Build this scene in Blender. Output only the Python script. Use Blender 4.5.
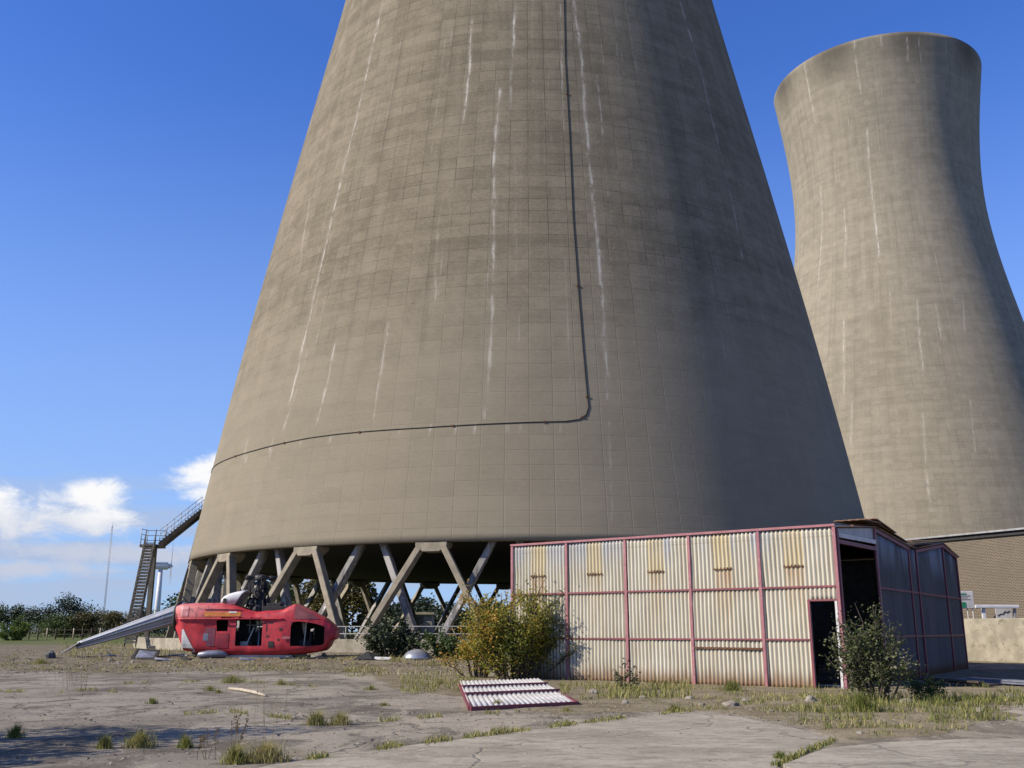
import bpy, bmesh, math, random
import numpy as np
from mathutils import Vector, Matrix, noise as mnoise

# ------------------------------------------------------------------ clear
for o in list(bpy.data.objects):
    bpy.data.objects.remove(o, do_unlink=True)
scene = bpy.context.scene
COL = scene.collection
R_ = math.radians

# ------------------------------------------------------------------ camera
F_PX = 983.7
PITCH = 0.2461
EYE = 1.614
cam_d = bpy.data.cameras.new("camera")
cam_d.sensor_fit = 'HORIZONTAL'
cam_d.sensor_width = 36.0
cam_d.lens = F_PX * 36.0 / 1024.0
cam_d.clip_start = 0.1
cam_d.clip_end = 6000
cam = bpy.data.objects.new("camera", cam_d)
cam.location = (0, 0, EYE)
cam.rotation_euler = (math.pi / 2 + PITCH, 0, 0)
COL.objects.link(cam)
scene.camera = cam

# ------------------------------------------------------------------ sun / sky / exposure
SUN_AZ, SUN_EL = R_(-71), R_(34)            # azimuth measured from -Y towards -X
SUN = Vector((math.sin(SUN_AZ) * math.cos(SUN_EL), -math.cos(SUN_AZ) * math.cos(SUN_EL), math.sin(SUN_EL)))
sd = bpy.data.lights.new("sun", 'SUN')
sd.energy = 5.0
sd.angle = R_(0.5)
sd.color = (1.0, 0.90, 0.74)
so = bpy.data.objects.new("sun", sd)
so.rotation_euler = SUN.to_track_quat('Z', 'Y').to_euler()
COL.objects.link(so)

scene.view_settings.view_transform = 'Standard'
scene.view_settings.look = 'None'
scene.view_settings.gamma = 1
scene.view_settings.use_curve_mapping = False
scene.view_settings.exposure = 0.5
SKY_STRENGTH = 0.060

world = bpy.data.worlds.new("World")
scene.world = world
world.use_nodes = True


class NT:
    """tiny helper for writing node trees"""
    def __init__(self, tree, k=1.0):
        self.t = tree
        self.k = k                                   # one reflectance scale for all surfaces

    def n(self, typ, **kw):
        nd = self.t.nodes.new(typ)
        for k, v in kw.items():
            setattr(nd, k, v)
        return nd

    def l(self, a, b):
        self.t.links.new(a, b)

    def val(self, sock, v):
        if isinstance(v, bpy.types.NodeSocket):
            self.l(v, sock)
        else:
            sock.default_value = v

    def math(self, op, a, b=None, c=None, clamp=False):
        nd = self.n('ShaderNodeMath', operation=op, use_clamp=clamp)
        self.val(nd.inputs[0], a)
        if b is not None:
            self.val(nd.inputs[1], b)
        if c is not None:
            self.val(nd.inputs[2], c)
        return nd.outputs[0]

    def mix(self, f, a, b, blend='MIX'):
        nd = self.n('ShaderNodeMix', data_type='RGBA', blend_type=blend)
        self.val(nd.inputs[0], f)
        k = self.k
        self.val(nd.inputs[6], a if isinstance(a, bpy.types.NodeSocket) else (a[0] * k, a[1] * k, a[2] * k, 1))
        self.val(nd.inputs[7], b if isinstance(b, bpy.types.NodeSocket) else (b[0] * k, b[1] * k, b[2] * k, 1))
        return nd.outputs[2]

    def noise(self, vec, scale, detail=4, rough=0.55, dist=0.0):
        nd = self.n('ShaderNodeTexNoise')
        if vec is not None:
            self.l(vec, nd.inputs['Vector'])
        nd.inputs['Scale'].default_value = scale
        nd.inputs['Detail'].default_value = detail
        nd.inputs['Roughness'].default_value = rough
        nd.inputs['Distortion'].default_value = dist
        return nd.outputs['Fac']

    def ramp(self, f, lo, hi):
        nd = self.n('ShaderNodeMapRange', interpolation_type='SMOOTHSTEP')
        self.val(nd.inputs['Value'], f)
        nd.inputs['From Min'].default_value = lo
        nd.inputs['From Max'].default_value = hi
        return nd.outputs['Result']

    def mapping(self, vec, scale=(1, 1, 1), loc=(0, 0, 0), rot=(0, 0, 0)):
        nd = self.n('ShaderNodeMapping')
        self.l(vec, nd.inputs['Vector'])
        nd.inputs['Scale'].default_value = scale
        nd.inputs['Location'].default_value = loc
        nd.inputs['Rotation'].default_value = rot
        return nd.outputs[0]

    def attr(self, name):
        nd = self.n('ShaderNodeAttribute', attribute_name=name)
        return nd


wt = NT(world.node_tree)
for nd in list(world.node_tree.nodes):
    world.node_tree.nodes.remove(nd)
w_out = wt.n('ShaderNodeOutputWorld')
w_bg = wt.n('ShaderNodeBackground')
w_bg.inputs['Strength'].default_value = SKY_STRENGTH
sky = wt.n('ShaderNodeTexSky', sky_type='NISHITA')
sky.sun_disc = False
sky.sun_elevation = SUN_EL
sky.sun_rotation = math.atan2(SUN.x, SUN.y) % (2 * math.pi)
sky.altitude = 10
sky.air_density = 1.0
sky.dust_density = 0.35
sky.ozone_density = 2.6
tc = wt.n('ShaderNodeTexCoord')
sep = wt.n('ShaderNodeSeparateXYZ')
wt.l(tc.outputs['Generated'], sep.inputs[0])
az = wt.math('ARCTAN2', sep.outputs[0], sep.outputs[1])
el = wt.math('ARCSINE', sep.outputs[2])
comb = wt.n('ShaderNodeCombineXYZ')
wt.l(az, comb.inputs[0])
wt.l(wt.math('MULTIPLY', el, 1.9), comb.inputs[1])
dirv = comb.outputs[0]
nz = wt.noise(dirv, 22, 8, 0.64, 0.4)
nz_b = wt.noise(wt.mapping(dirv, (1, 3.2, 1), (3.1, 1.7, 0)), 7, 6, 0.55)
# heaped clouds: (azimuth, elevation, half width, half height)
CLOUDS = [(-0.410, 0.122, 0.036, 0.018), (-0.300, 0.143, 0.038, 0.024), (-0.490, 0.110, 0.040, 0.020),
          (-0.44, 0.098, 0.10, 0.018), (-0.37, 0.070, 0.12, 0.012), (-0.47, 0.055, 0.10, 0.010), (-0.66, 0.12, 0.09, 0.03), (-0.9, 0.14, 0.12, 0.03),
          (0.75, 0.12, 0.12, 0.03), (1.15, 0.16, 0.16, 0.04), (-1.4, 0.16, 0.2, 0.05), (2.4, 0.2, 0.3, 0.06),
          (-2.4, 0.18, 0.3, 0.06)]
cov = None
for (a0, e0, wa, we) in CLOUDS:
    dx = wt.math('DIVIDE', wt.math('SUBTRACT', az, a0), wa)
    dy = wt.math('DIVIDE', wt.math('SUBTRACT', el, e0), we)
    d2 = wt.math('ADD', wt.math('MULTIPLY', dx, dx), wt.math('MULTIPLY', dy, dy))
    b = wt.math('POWER', 2.718, wt.math('MULTIPLY', d2, -1.0))
    cov = b if cov is None else wt.math('MAXIMUM', cov, b)
puff = wt.math('ADD', cov, wt.math('MULTIPLY', wt.math('MULTIPLY', wt.math('SUBTRACT', nz, 0.5), 2.1), wt.ramp(cov, 0.02, 0.35)))
puff_f = wt.ramp(puff, 0.22, 0.95)
low = wt.ramp(el, 0.17, 0.09)
band = wt.math('MULTIPLY', wt.ramp(nz_b, 0.36, 0.58), low)
skyc = wt.mix(1.0, sky.outputs[0], (0.78, 1.30, 2.45), 'MULTIPLY')
skyc = wt.mix(wt.ramp(el, 0.58, 1.15), skyc, wt.mix(1.0, skyc, (0.45, 0.42, 0.42), 'MULTIPLY'))
haze_f = wt.math('MULTIPLY', wt.ramp(el, 0.58, 0.0), 0.66)
c1 = wt.mix(haze_f, skyc, (4.7, 6.6, 9.8))
c2 = wt.mix(wt.math('MULTIPLY', band, 0.8), c1, (5.2, 6.2, 8.4))
shade = wt.ramp(wt.math('ADD', el, wt.math('MULTIPLY', nz, 0.05)), 0.095, 0.15)
cloudc = wt.mix(shade, (6.6, 7.2, 8.8), (11.5, 11.5, 11.6))
c3 = wt.mix(puff_f, c2, cloudc)
wt.l(c3, w_bg.inputs['Color'])
wt.l(w_bg.outputs[0], w_out.inputs['Surface'])

# ------------------------------------------------------------------ helpers
CP, SP = math.cos(PITCH), math.sin(PITCH)


def ray(px, py):
    u = (px - 512) / F_PX
    v = (384 - py) / F_PX
    return Vector((u, CP - v * SP, SP + v * CP))


def at(px, py, Y):
    """world point seen at a pixel of the survey photograph, Y metres ahead"""
    d = ray(px, py)
    t = Y / d.y
    return Vector((d.x * t, Y, EYE + d.z * t))


def ss(x, a=0.0, b=1.0):
    t = min(1, max(0, (x - a) / (b - a)))
    return t * t * (3 - 2 * t)


def gz(x, y):
    """height of the ground"""
    left = 1 - ss(x, -3, 5)
    h = 0.48 * ss(y, 40, 47.5) * left
    h = max(h, 0.12 * ss(y, 40, 52))
    h = h + (0.85 - h) * ss(y, 66, 120)
    return h


def ground_hit(px, py):
    d = ray(px, py)
    lo, hi = 5.0, 400.0
    for _ in range(50):
        m = (lo + hi) / 2
        t = m / d.y
        if EYE + d.z * t > gz(d.x * t, m):
            lo = m
        else:
            hi = m
    t = lo / d.y
    return Vector((d.x * t, lo, gz(d.x * t, lo)))


def tag(o, label=None, cat=None, group=None, kind=None):
    if label:
        o['label'] = label
    if cat:
        o['category'] = cat
    if group:
        o['group'] = group
    if kind:
        o['kind'] = kind
    return o


def empty(name, loc=(0, 0, 0), rz=0.0):
    o = bpy.data.objects.new(name, None)
    o.empty_display_size = 0.3
    o.location = loc
    o.rotation_euler = (0, 0, rz)
    COL.objects.link(o)
    return o


class MB:
    """collects shapes and links them as ONE mesh object"""
    def __init__(self):
        self.v, self.f, self.mi, self.tone = [], [], [], []
        self.smooth = []

    def add(self, vs, fs, mi=0, smooth=False, tone=0.5):
        b = len(self.v)
        self.v += [tuple(p) for p in vs]
        for f in fs:
            self.f.append(tuple(i + b for i in f))
            self.mi.append(mi)
            self.smooth.append(smooth)
            self.tone.append(tone)

    def box(self, lo, hi, M=None, mi=0, bev=0.0, tone=0.5):
        (x0, y0, z0), (x1, y1, z1) = lo, hi
        vs = [(x0, y0, z0), (x1, y0, z0), (x1, y1, z0), (x0, y1, z0), (x0, y0, z1), (x1, y0, z1), (x1, y1, z1), (x0, y1, z1)]
        if M is not None:
            vs = [M @ Vector(p) for p in vs]
        self.add(vs, [(0, 3, 2, 1), (4, 5, 6, 7), (0, 1, 5, 4), (1, 2, 6, 5), (2, 3, 7, 6), (3, 0, 4, 7)], mi, tone=tone)

    def beam(self, a, b, w, h, up=(0, 0, 1), mi=0):
        a, b = Vector(a), Vector(b)
        d = (b - a).normalized()
        up = Vector(up)
        s = d.cross(up)
        if s.length < 1e-4:
            s = d.cross(Vector((0, 1, 0)))
        s.normalize()
        u = s.cross(d).normalized()
        s *= w / 2
        u *= h / 2
        vs = [a - s - u, a + s - u, a + s + u, a - s + u, b - s - u, b + s - u, b + s + u, b - s + u]
        self.add(vs, [(0, 1, 2, 3), (4, 7, 6, 5), (0, 4, 5, 1), (1, 5, 6, 2), (2, 6, 7, 3), (3, 7, 4, 0)], mi)

    def tube(self, pts, r, n=8, mi=0, cap=True, smooth=True, tone=0.5):
        pts = [Vector(p) for p in pts]
        rr = r if isinstance(r, (list, tuple)) else [r] * len(pts)
        vs, fs = [], []
        prev = None
        for i, p in enumerate(pts):
            d = (pts[min(i + 1, len(pts) - 1)] - pts[max(i - 1, 0)]).normalized()
            if prev is None:
                s = d.cross(Vector((0, 0, 1)))
                if s.length < 1e-3:
                    s = d.cross(Vector((0, 1, 0)))
            else:
                s = prev - d * prev.dot(d)
            s.normalize()
            prev = s
            u = d.cross(s)
            for k in range(n):
                a = 2 * math.pi * k / n
                vs.append(p + (s * math.cos(a) + u * math.sin(a)) * rr[i])
        for i in range(len(pts) - 1):
            for k in range(n):
                k2 = (k + 1) % n
                fs.append((i * n + k, i * n + k2, (i + 1) * n + k2, (i + 1) * n + k))
        self.add(vs, fs, mi, smooth, tone)
        if cap:
            b = len(self.v) - len(vs)
            self.f.append(tuple(b + k for k in range(n))[::-1])
            self.f.append(tuple(b + (len(pts) - 1) * n + k for k in range(n)))
            self.mi += [mi, mi]
            self.smooth += [False, False]
            self.tone += [tone, tone]

    def quad(self, a, b, c, d, mi=0, tone=0.5):
        self.add([a, b, c, d], [(0, 1, 2, 3)], mi, tone=tone)

    def build(self, name, mats, parent=None, tone=False, normals=True):
        me = bpy.data.meshes.new(name)
        me.from_pydata(self.v, [], self.f)
        if not isinstance(mats, (list, tuple)):
            mats = [mats]
        for m in mats:
            me.materials.append(m)
        me.polygons.foreach_set('material_index', self.mi)
        me.polygons.foreach_set('use_smooth', self.smooth)
        if tone:
            at_ = me.attributes.new('tone', 'FLOAT', 'FACE')
            at_.data.foreach_set('value', self.tone)
        if normals:
            bm = bmesh.new()
            bm.from_mesh(me)
            bmesh.ops.recalc_face_normals(bm, faces=bm.faces)
            bm.to_mesh(me)
            bm.free()
        me.update()
        o = bpy.data.objects.new(name, me)
        COL.objects.link(o)
        if parent is not None:
            o.parent = parent
        return o


def bevel(o, w=0.02, seg=2):
    m = o.modifiers.new('bevel', 'BEVEL')
    m.width = w
    m.segments = seg
    m.limit_method = 'ANGLE'
    return o


def copy_tree(o, parent=None):
    c = o.copy()
    COL.objects.link(c)
    if parent is not None:
        c.parent = parent
    for ch in list(o.children):
        copy_tree(ch, c)
    return c


# ------------------------------------------------------------------ materials
def new_mat(name):
    m = bpy.data.materials.new(name)
    m.use_nodes = True
    t = NT(m.node_tree, 0.76)
    b = m.node_tree.nodes['Principled BSDF']
    return m, t, b


def simple(name, c1, c2=None, scale=6, rough=0.8, bump=0.15, bscale=40, metal=0.0, c3=None, vec='Object', stretch=(1, 1, 1)):
    m, t, b = new_mat(name)
    tcn = t.n('ShaderNodeTexCoord').outputs[vec]
    v = t.mapping(tcn, stretch)
    n1 = t.noise(v, scale, 6, 0.6)
    col = t.mix(t.ramp(n1, 0.35, 0.65), c1, c2 or tuple(k * 0.75 for k in c1))
    if c3:
        n3 = t.noise(v, scale * 2.7, 5, 0.65, 0.4)
        col = t.mix(t.ramp(n3, 0.56, 0.68), col, c3)
    t.l(col, b.inputs['Base Color'])
    b.inputs['Roughness'].default_value = rough
    b.inputs['Metallic'].default_value = metal
    if bump:
        bn = t.n('ShaderNodeBump')
        bn.inputs['Strength'].default_value = bump
        bn.inputs['Distance'].default_value = 0.02
        t.l(t.noise(v, bscale, 5, 0.6), bn.inputs['Height'])
        t.l(bn.outputs[0], b.inputs['Normal'])
    return m


def shell_mat(name, base, base2, pale, seed, jk=1.0):
    m, t, b = new_mat(name)
    uv = t.n('ShaderNodeUVMap', uv_map='UVMap').outputs[0]
    br = t.n('ShaderNodeTexBrick')
    br.offset = 0.0
    br.squash = 1.0
    t.l(uv, br.inputs['Vector'])
    br.inputs['Color1'].default_value = (0, 0, 0, 1)
    br.inputs['Color2'].default_value = (1, 1, 1, 1)
    br.inputs['Mortar'].default_value = (0.5, 0.5, 0.5, 1)
    br.inputs['Scale'].default_value = 1.0
    br.inputs['Mortar Size'].default_value = 0.026
    br.inputs['Mortar Smooth'].default_value = 0.6
    br.inputs['Brick Width'].default_value = 1.05
    br.inputs['Row Height'].default_value = 0.92
    sepc = t.n('ShaderNodeSeparateColor')
    t.l(br.outputs['Color'], sepc.inputs[0])
    cell = sepc.outputs[0]
    # mottling: wide soft weather bands + streaky vertical runs + fine grain
    nb = t.noise(t.mapping(uv, (0.035, 0.09, 1), (seed, seed * 2, 0)), 1, 5, 0.6, 0.3)
    nv = t.noise(t.mapping(uv, (0.8, 0.035, 1), (seed * 3, 0, 0)), 1, 6, 0.62)
    nh = t.noise(t.mapping(uv, (0.10, 0.75, 1), (seed, 5, 0)), 1, 5, 0.6)
    ng = t.noise(t.mapping(uv, (2.2, 2.2, 1)), 1, 6, 0.7)
    nr = t.noise(t.mapping(uv, (0.05, 1.09, 1), (seed, 2, 0)), 1, 2, 0.5)          # lift by lift tone
    nm = t.noise(t.mapping(uv, (0.32, 0.42, 1), (seed, 8, 0)), 1, 8, 0.72, 0.8)      # blotches
    f = t.math('ADD', t.math('MULTIPLY', nb, 0.42), t.math('MULTIPLY', nv, 0.45))
    f = t.math('ADD', f, t.math('MULTIPLY', nh, 0.40))
    f = t.math('ADD', f, t.math('MULTIPLY', t.math('SUBTRACT', nr, 0.5), 0.30))
    f = t.math('ADD', f, t.math('MULTIPLY', t.math('SUBTRACT', nm, 0.5), 0.55))
    nf = t.noise(t.mapping(uv, (5.5, 7.5, 1), (1, seed, 0)), 1, 4, 0.7)
    f = t.math('ADD', f, t.math('MULTIPLY', t.math('SUBTRACT', nf, 0.5), 0.7))
    f = t.math('ADD', f, t.math('MULTIPLY', ng, 0.45))
    f = t.math('ADD', f, t.math('MULTIPLY', t.math('SUBTRACT', cell, 0.5), 0.15))
    col = t.mix(t.ramp(f, 0.55, 1.15), base2, base)
    # paler, cleaner concrete on the lower lifts
    lowf = t.ramp(t.math('ADD', t.attr('low').outputs['Fac'], t.math('MULTIPLY', t.math('SUBTRACT', nm, 0.5), 0.9)), 0.05, 0.95)
    col = t.mix(t.math('MULTIPLY', lowf, 0.62), col, pale)
    # joints of the climbing formwork
    jn = t.ramp(t.noise(t.mapping(uv, (0.35, 0.35, 1), (9, seed, 0)), 1, 4, 0.6), 0.38, 0.62)
    jf = t.math('MULTIPLY', br.outputs['Fac'], t.math('MULTIPLY_ADD', jn, 0.52, 0.06))
    jf = t.math('MULTIPLY', jf, t.math('MULTIPLY_ADD', lowf, -0.9, 1.0))
    jf = t.math('MULTIPLY', jf, jk)
    col = t.mix(jf, col, (0.055, 0.05, 0.042))
    st = t.attr('stain').outputs['Fac']
    col = t.mix(t.math('MULTIPLY', st, 0.6), col, (0.07, 0.062, 0.052))
    # lime runs
    sk = t.attr('streak').outputs['Fac']
    brk = t.ramp(t.noise(t.mapping(uv, (3.0, 0.9, 1), (2, 3, 0)), 1, 5, 0.75), 0.36, 0.6)
    col = t.mix(t.math('MULTIPLY', sk, brk, clamp=True), col, (0.66, 0.62, 0.56))
    t.l(col, b.inputs['Base Color'])
    b.inputs['Roughness'].default_value = 0.92
    b.inputs['Diffuse Roughness'].default_value = 0.15
    b.inputs['Specular IOR Level'].default_value = 0.08
    bn = t.n('ShaderNodeBump')
    bn.inputs['Strength'].default_value = 0.35
    bn.inputs['Distance'].default_value = 0.05
    hh = t.math('SUBTRACT', t.math('MULTIPLY', ng, 0.5), t.math('MULTIPLY', br.outputs['Fac'], 0.8))
    t.l(hh, bn.inputs['Height'])
    t.l(bn.outputs[0], b.inputs['Normal'])
    return m


def leaf_mat(name, stops, trans=0.35, rough=0.55):
    m, t, b = new_mat(name)
    tn = t.attr('tone').outputs['Fac']
    cr = t.n('ShaderNodeValToRGB')
    el_ = cr.color_ramp.elements
    while len(el_) < len(stops):
        el_.new(0.5)
    for e, (p, c) in zip(el_, stops):
        e.position = p
        e.color = (c[0] * 0.85, c[1] * 0.85, c[2] * 0.85, 1)
    t.l(tn, cr.inputs[0])
    t.l(cr.outputs[0], b.inputs['Base Color'])
    b.inputs['Roughness'].default_value = rough
    tr = t.n('ShaderNodeBsdfTranslucent')
    t.l(cr.outputs[0], tr.inputs[0])
    mx = t.n('ShaderNodeMixShader')
    mx.inputs[0].default_value = trans
    t.l(b.outputs[0], mx.inputs[1])
    t.l(tr.outputs[0], mx.inputs[2])
    out = [n for n in m.node_tree.nodes if n.type == 'OUTPUT_MATERIAL'][0]
    t.l(mx.outputs[0], out.inputs['Surface'])
    return m


M = {}
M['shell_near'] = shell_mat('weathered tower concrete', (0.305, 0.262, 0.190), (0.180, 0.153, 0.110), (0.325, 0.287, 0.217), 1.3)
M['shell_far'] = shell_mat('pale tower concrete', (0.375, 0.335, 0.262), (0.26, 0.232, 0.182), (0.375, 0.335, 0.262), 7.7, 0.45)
M['leg'] = simple('leg concrete', (0.33, 0.285, 0.21), (0.23, 0.198, 0.148), 1.5, 0.9, 0.3, 30)
M['leg_lime'] = simple('limed leg concrete', (0.40, 0.38, 0.36), (0.10, 0.095, 0.09), 1.3, 0.9, 0.3, 30, c3=(0.66, 0.64, 0.62), stretch=(1, 1, 0.35))
M['soffit'] = simple('shade black soffit', (0.004, 0.004, 0.0035), None, 2, 0.95, 0)  # near black colour stands in for the deep shade under the shell
M['concrete'] = simple('old concrete', (0.42, 0.38, 0.29), (0.28, 0.25, 0.19), 1.2, 0.9, 0.3, 25, c3=(0.2, 0.18, 0.13))
M['cable'] = simple('black cable', (0.03, 0.026, 0.022), None, 3, 0.8, 0)
M['galv'] = simple('galvanised steel', (0.42, 0.42, 0.43), (0.3, 0.3, 0.31), 4, 0.5, 0.1, 40, metal=0.3)
M['rail_grey'] = simple('grey painted rail', (0.36, 0.36, 0.36), (0.26, 0.25, 0.24), 5, 0.6, 0)
M['stair'] = simple('rusty stair steel', (0.15, 0.138, 0.115), (0.095, 0.085, 0.07), 2, 0.85, 0.2, 30)
M['white_metal'] = simple('white painted metal', (0.78, 0.78, 0.80), (0.68, 0.68, 0.70), 1.5, 0.45, 0.03, 20)
M['glass_dark'] = simple('dark glass', (0.02, 0.022, 0.025), None, 2, 0.15, 0)


def corr_mat(name, base, base2, rust, rust_top=True):
    m, t, b = new_mat(name)
    uv = t.n('ShaderNodeUVMap', uv_map='UVMap').outputs[0]       # u metres along, v metres up
    sp = t.n('ShaderNodeSeparateXYZ')
    t.l(uv, sp.inputs[0])
    n1 = t.noise(t.mapping(uv, (1.1, 0.35, 1)), 1, 5, 0.6)
    n2 = t.noise(t.mapping(uv, (9, 0.4, 1)), 1, 6, 0.65)
    n3 = t.noise(t.mapping(uv, (2.6, 2.6, 1)), 1, 6, 0.7)
    col = t.mix(t.ramp(n1, 0.35, 0.65), base, base2)
    wn_ = t.n('ShaderNodeTexWhiteNoise', noise_dimensions='2D')
    cb = t.n('ShaderNodeCombineXYZ')
    t.l(t.math('FLOOR', t.math('DIVIDE', sp.outputs[0], 0.822)), cb.inputs[0])
    t.l(t.math('FLOOR', t.math('DIVIDE', t.math('ADD', sp.outputs[1], 0.02), 1.475)), cb.inputs[1])
    t.l(cb.outputs[0], wn_.inputs['Vector'])
    col = t.mix(t.math('MULTIPLY', wn_.outputs['Value'], 0.38), col, base2)
    lap = t.math('FRACT', t.math('DIVIDE', t.math('ADD', sp.outputs[1], 0.02), 1.475))
    col = t.mix(t.math('MULTIPLY', t.ramp(lap, 0.97, 0.995), 0.6), col, rust)
    col = t.mix(t.math('MULTIPLY', t.ramp(n2, 0.48, 0.75), 0.55), col, rust)
    lowr = t.ramp(sp.outputs[1], 0.9, -0.05)
    lr = t.math('MULTIPLY', t.ramp(t.math('ADD', n2, t.math('MULTIPLY', lowr, 0.4)), 0.52, 0.85), t.math('MULTIPLY', lowr, 0.9))
    col = t.mix(lr, col, (0.20, 0.11, 0.055))
    col = t.mix(t.math('MULTIPLY', t.ramp(n3, 0.66, 0.76), 0.5), col, (0.22, 0.14, 0.08))
    groove_f = t.attr('groove').outputs['Fac']  # darker along the grooves
    col = t.mix(t.math('MULTIPLY', groove_f, t.math('MULTIPLY_ADD', n2, 0.9, 0.35)), col, (0.16, 0.125, 0.08))
    rs = t.attr('rust').outputs['Fac']
    col = t.mix(t.math('MULTIPLY', rs, t.math('MULTIPLY_ADD', t.ramp(n2, 0.35, 0.65), 0.7, 0.3), clamp=True), col, (0.34, 0.15, 0.05))
    ye = t.attr('yellow').outputs['Fac']
    sky_refl = t.math('MULTIPLY', t.ramp(sp.outputs[1], 3.5, 4.5), t.ramp(t.noise(t.mapping(uv, (1.3, 0.1, 1), (4, 4, 0)), 1, 3, 0.5), 0.45, 0.6))  # sky reflection below the eaves painted as blue grey stripes
    col = t.mix(t.math('MULTIPLY', sky_refl, 0.55), col, (0.36, 0.40, 0.47))
    col = t.mix(t.math('MULTIPLY', ye, 0.5), col, (0.55, 0.43, 0.19))
    t.l(col, b.inputs['Base Color'])
    b.inputs['Roughness'].default_value = 0.55
    b.inputs['Specular IOR Level'].default_value = 0.3
    return m


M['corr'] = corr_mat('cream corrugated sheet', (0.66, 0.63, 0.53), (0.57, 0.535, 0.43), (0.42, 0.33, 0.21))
M['corr_shade'] = corr_mat('shaded corrugated sheet', (0.125, 0.122, 0.128), (0.088, 0.086, 0.092), (0.08, 0.055, 0.045))  # end wall sheet, its shade put into a darkened colour
M['corr_roof'] = corr_mat('weathered roof sheet', (0.26, 0.25, 0.25), (0.2, 0.18, 0.17), (0.16, 0.10, 0.07))
M['pink'] = simple('faded red oxide paint', (0.37, 0.145, 0.165), (0.30, 0.11, 0.13), 3, 0.6, 0.1, 40, c3=(0.40, 0.24, 0.25))
M['maroon'] = simple('maroon paint', (0.235, 0.045, 0.065), (0.16, 0.035, 0.05), 3, 0.6, 0.1, 40)
M['rust'] = simple('rusted iron', (0.17, 0.07, 0.03), (0.09, 0.04, 0.02), 8, 0.9, 0.3, 60)
M['dark_metal'] = simple('dark oily metal', (0.028, 0.028, 0.03), (0.06, 0.058, 0.055), 9, 0.55, 0.2, 60, metal=0.4)
M['interior'] = simple('dark cabin lining', (0.025, 0.025, 0.024), (0.045, 0.042, 0.04), 3, 0.9, 0)
M['stone'] = simple('rubble stone', (0.33, 0.30, 0.25), (0.2, 0.18, 0.15), 5, 0.9, 0.5, 30)
M['dark_stone'] = simple('dark slate lump', (0.085, 0.09, 0.105), (0.055, 0.058, 0.066), 6, 0.8, 0.5, 25)
M['bark'] = simple('bark', (0.095, 0.075, 0.055), (0.055, 0.043, 0.032), 8, 0.95, 0.4, 40)
M['stick'] = simple('bleached wood', (0.55, 0.48, 0.36), (0.42, 0.36, 0.27), 6, 0.8, 0.2, 40)

# brick
m, t, b = new_mat('brown brick')
uv = t.n('ShaderNodeUVMap', uv_map='UVMap').outputs[0]
br = t.n('ShaderNodeTexBrick')
t.l(uv, br.inputs['Vector'])
br.inputs['Color1'].default_value = (0.055, 0.039, 0.027, 1)
br.inputs['Color2'].default_value = (0.094, 0.068, 0.046, 1)
br.inputs['Mortar'].default_value = (0.185, 0.16, 0.12, 1)
br.inputs['Scale'].default_value = 1
br.inputs['Mortar Size'].default_value = 0.016
br.inputs['Brick Width'].default_value = 0.225
br.inputs['Row Height'].default_value = 0.085
br.inputs['Bias'].default_value = -0.2
nn = t.noise(t.mapping(uv, (0.5, 0.5, 1)), 1, 5, 0.6)
t.l(t.mix(t.math('MULTIPLY', t.ramp(nn, 0.35, 0.7), 0.4), br.outputs[0], (0.13, 0.105, 0.085)), b.inputs['Base Color'])
b.inputs['Roughness'].default_value = 0.9
M['brick'] = m

# red helicopter paint
m, t, b = new_mat('scuffed red paint')
ob = t.n('ShaderNodeTexCoord').outputs['Object']
spx = t.n('ShaderNodeSeparateXYZ')
t.l(ob, spx.inputs[0])
n1 = t.noise(ob, 1.1, 5, 0.6)
n2 = t.noise(ob, 5.5, 6, 0.65, 0.3)
n3 = t.noise(ob, 14, 4, 0.6)
col = t.mix(t.ramp(n1, 0.35, 0.65), (0.62, 0.036, 0.05), (0.47, 0.024, 0.04))
fade_highlight = t.math('MULTIPLY', t.ramp(spx.outputs[2], 1.55, 1.8), t.ramp(spx.outputs[0], 3.4, 0.2))  # faded paint plus a pinkish highlight painted on the upper left
fade_highlight = t.math('ADD', fade_highlight, t.math('MULTIPLY', t.ramp(spx.outputs[0], 4.6, 6.2), t.math('MULTIPLY', t.ramp(spx.outputs[2], 1.7, 2.3), 0.55)))
col = t.mix(t.math('MULTIPLY', fade_highlight, t.math('MULTIPLY_ADD', n2, 0.9, 0.35), clamp=True), col, (0.66, 0.22, 0.21))
n4 = t.noise(t.mapping(ob, (1.6, 1, 2.2), (3, 1, 1)), 1.6, 7, 0.7, 0.6)
col = t.mix(t.math('MULTIPLY', t.ramp(n4, 0.50, 0.62), 0.5), col, (0.22, 0.02, 0.04))
scf = t.ramp(n2, 0.57, 0.66)
col = t.mix(t.math('MULTIPLY', scf, 0.75), col, (0.13, 0.035, 0.06))
col = t.mix(t.math('MULTIPLY', t.ramp(n3, 0.68, 0.74), 0.6), col, (0.55, 0.42, 0.42))
t.l(col, b.inputs['Base Color'])
b.inputs['Roughness'].default_value = 0.55
M['red'] = m
M['orange'] = simple('orange stripe paint', (0.62, 0.22, 0.03), (0.55, 0.13, 0.03), 3, 0.5, 0.02, 30, c3=(0.7, 0.38, 0.03))
M['tailgrey'] = simple('pale grey aluminium', (0.46, 0.48, 0.52), (0.34, 0.36, 0.40), 1.2, 0.38, 0.05, 20, metal=0.35)
M['white_dull'] = simple('dull white paint', (0.72, 0.71, 0.70), (0.55, 0.54, 0.53), 2, 0.55, 0.05, 20)
M['green_sign'] = simple('green sign paint', (0.02, 0.30, 0.14), None, 4, 0.5, 0)
M['blackish'] = simple('black rubber', (0.02, 0.02, 0.021), (0.035, 0.035, 0.035), 5, 0.8, 0.1)
M['bluegrey'] = simple('blue grey sheet', (0.26, 0.28, 0.36), (0.17, 0.18, 0.23), 3, 0.4, 0.05, 20, metal=0.3)
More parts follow.
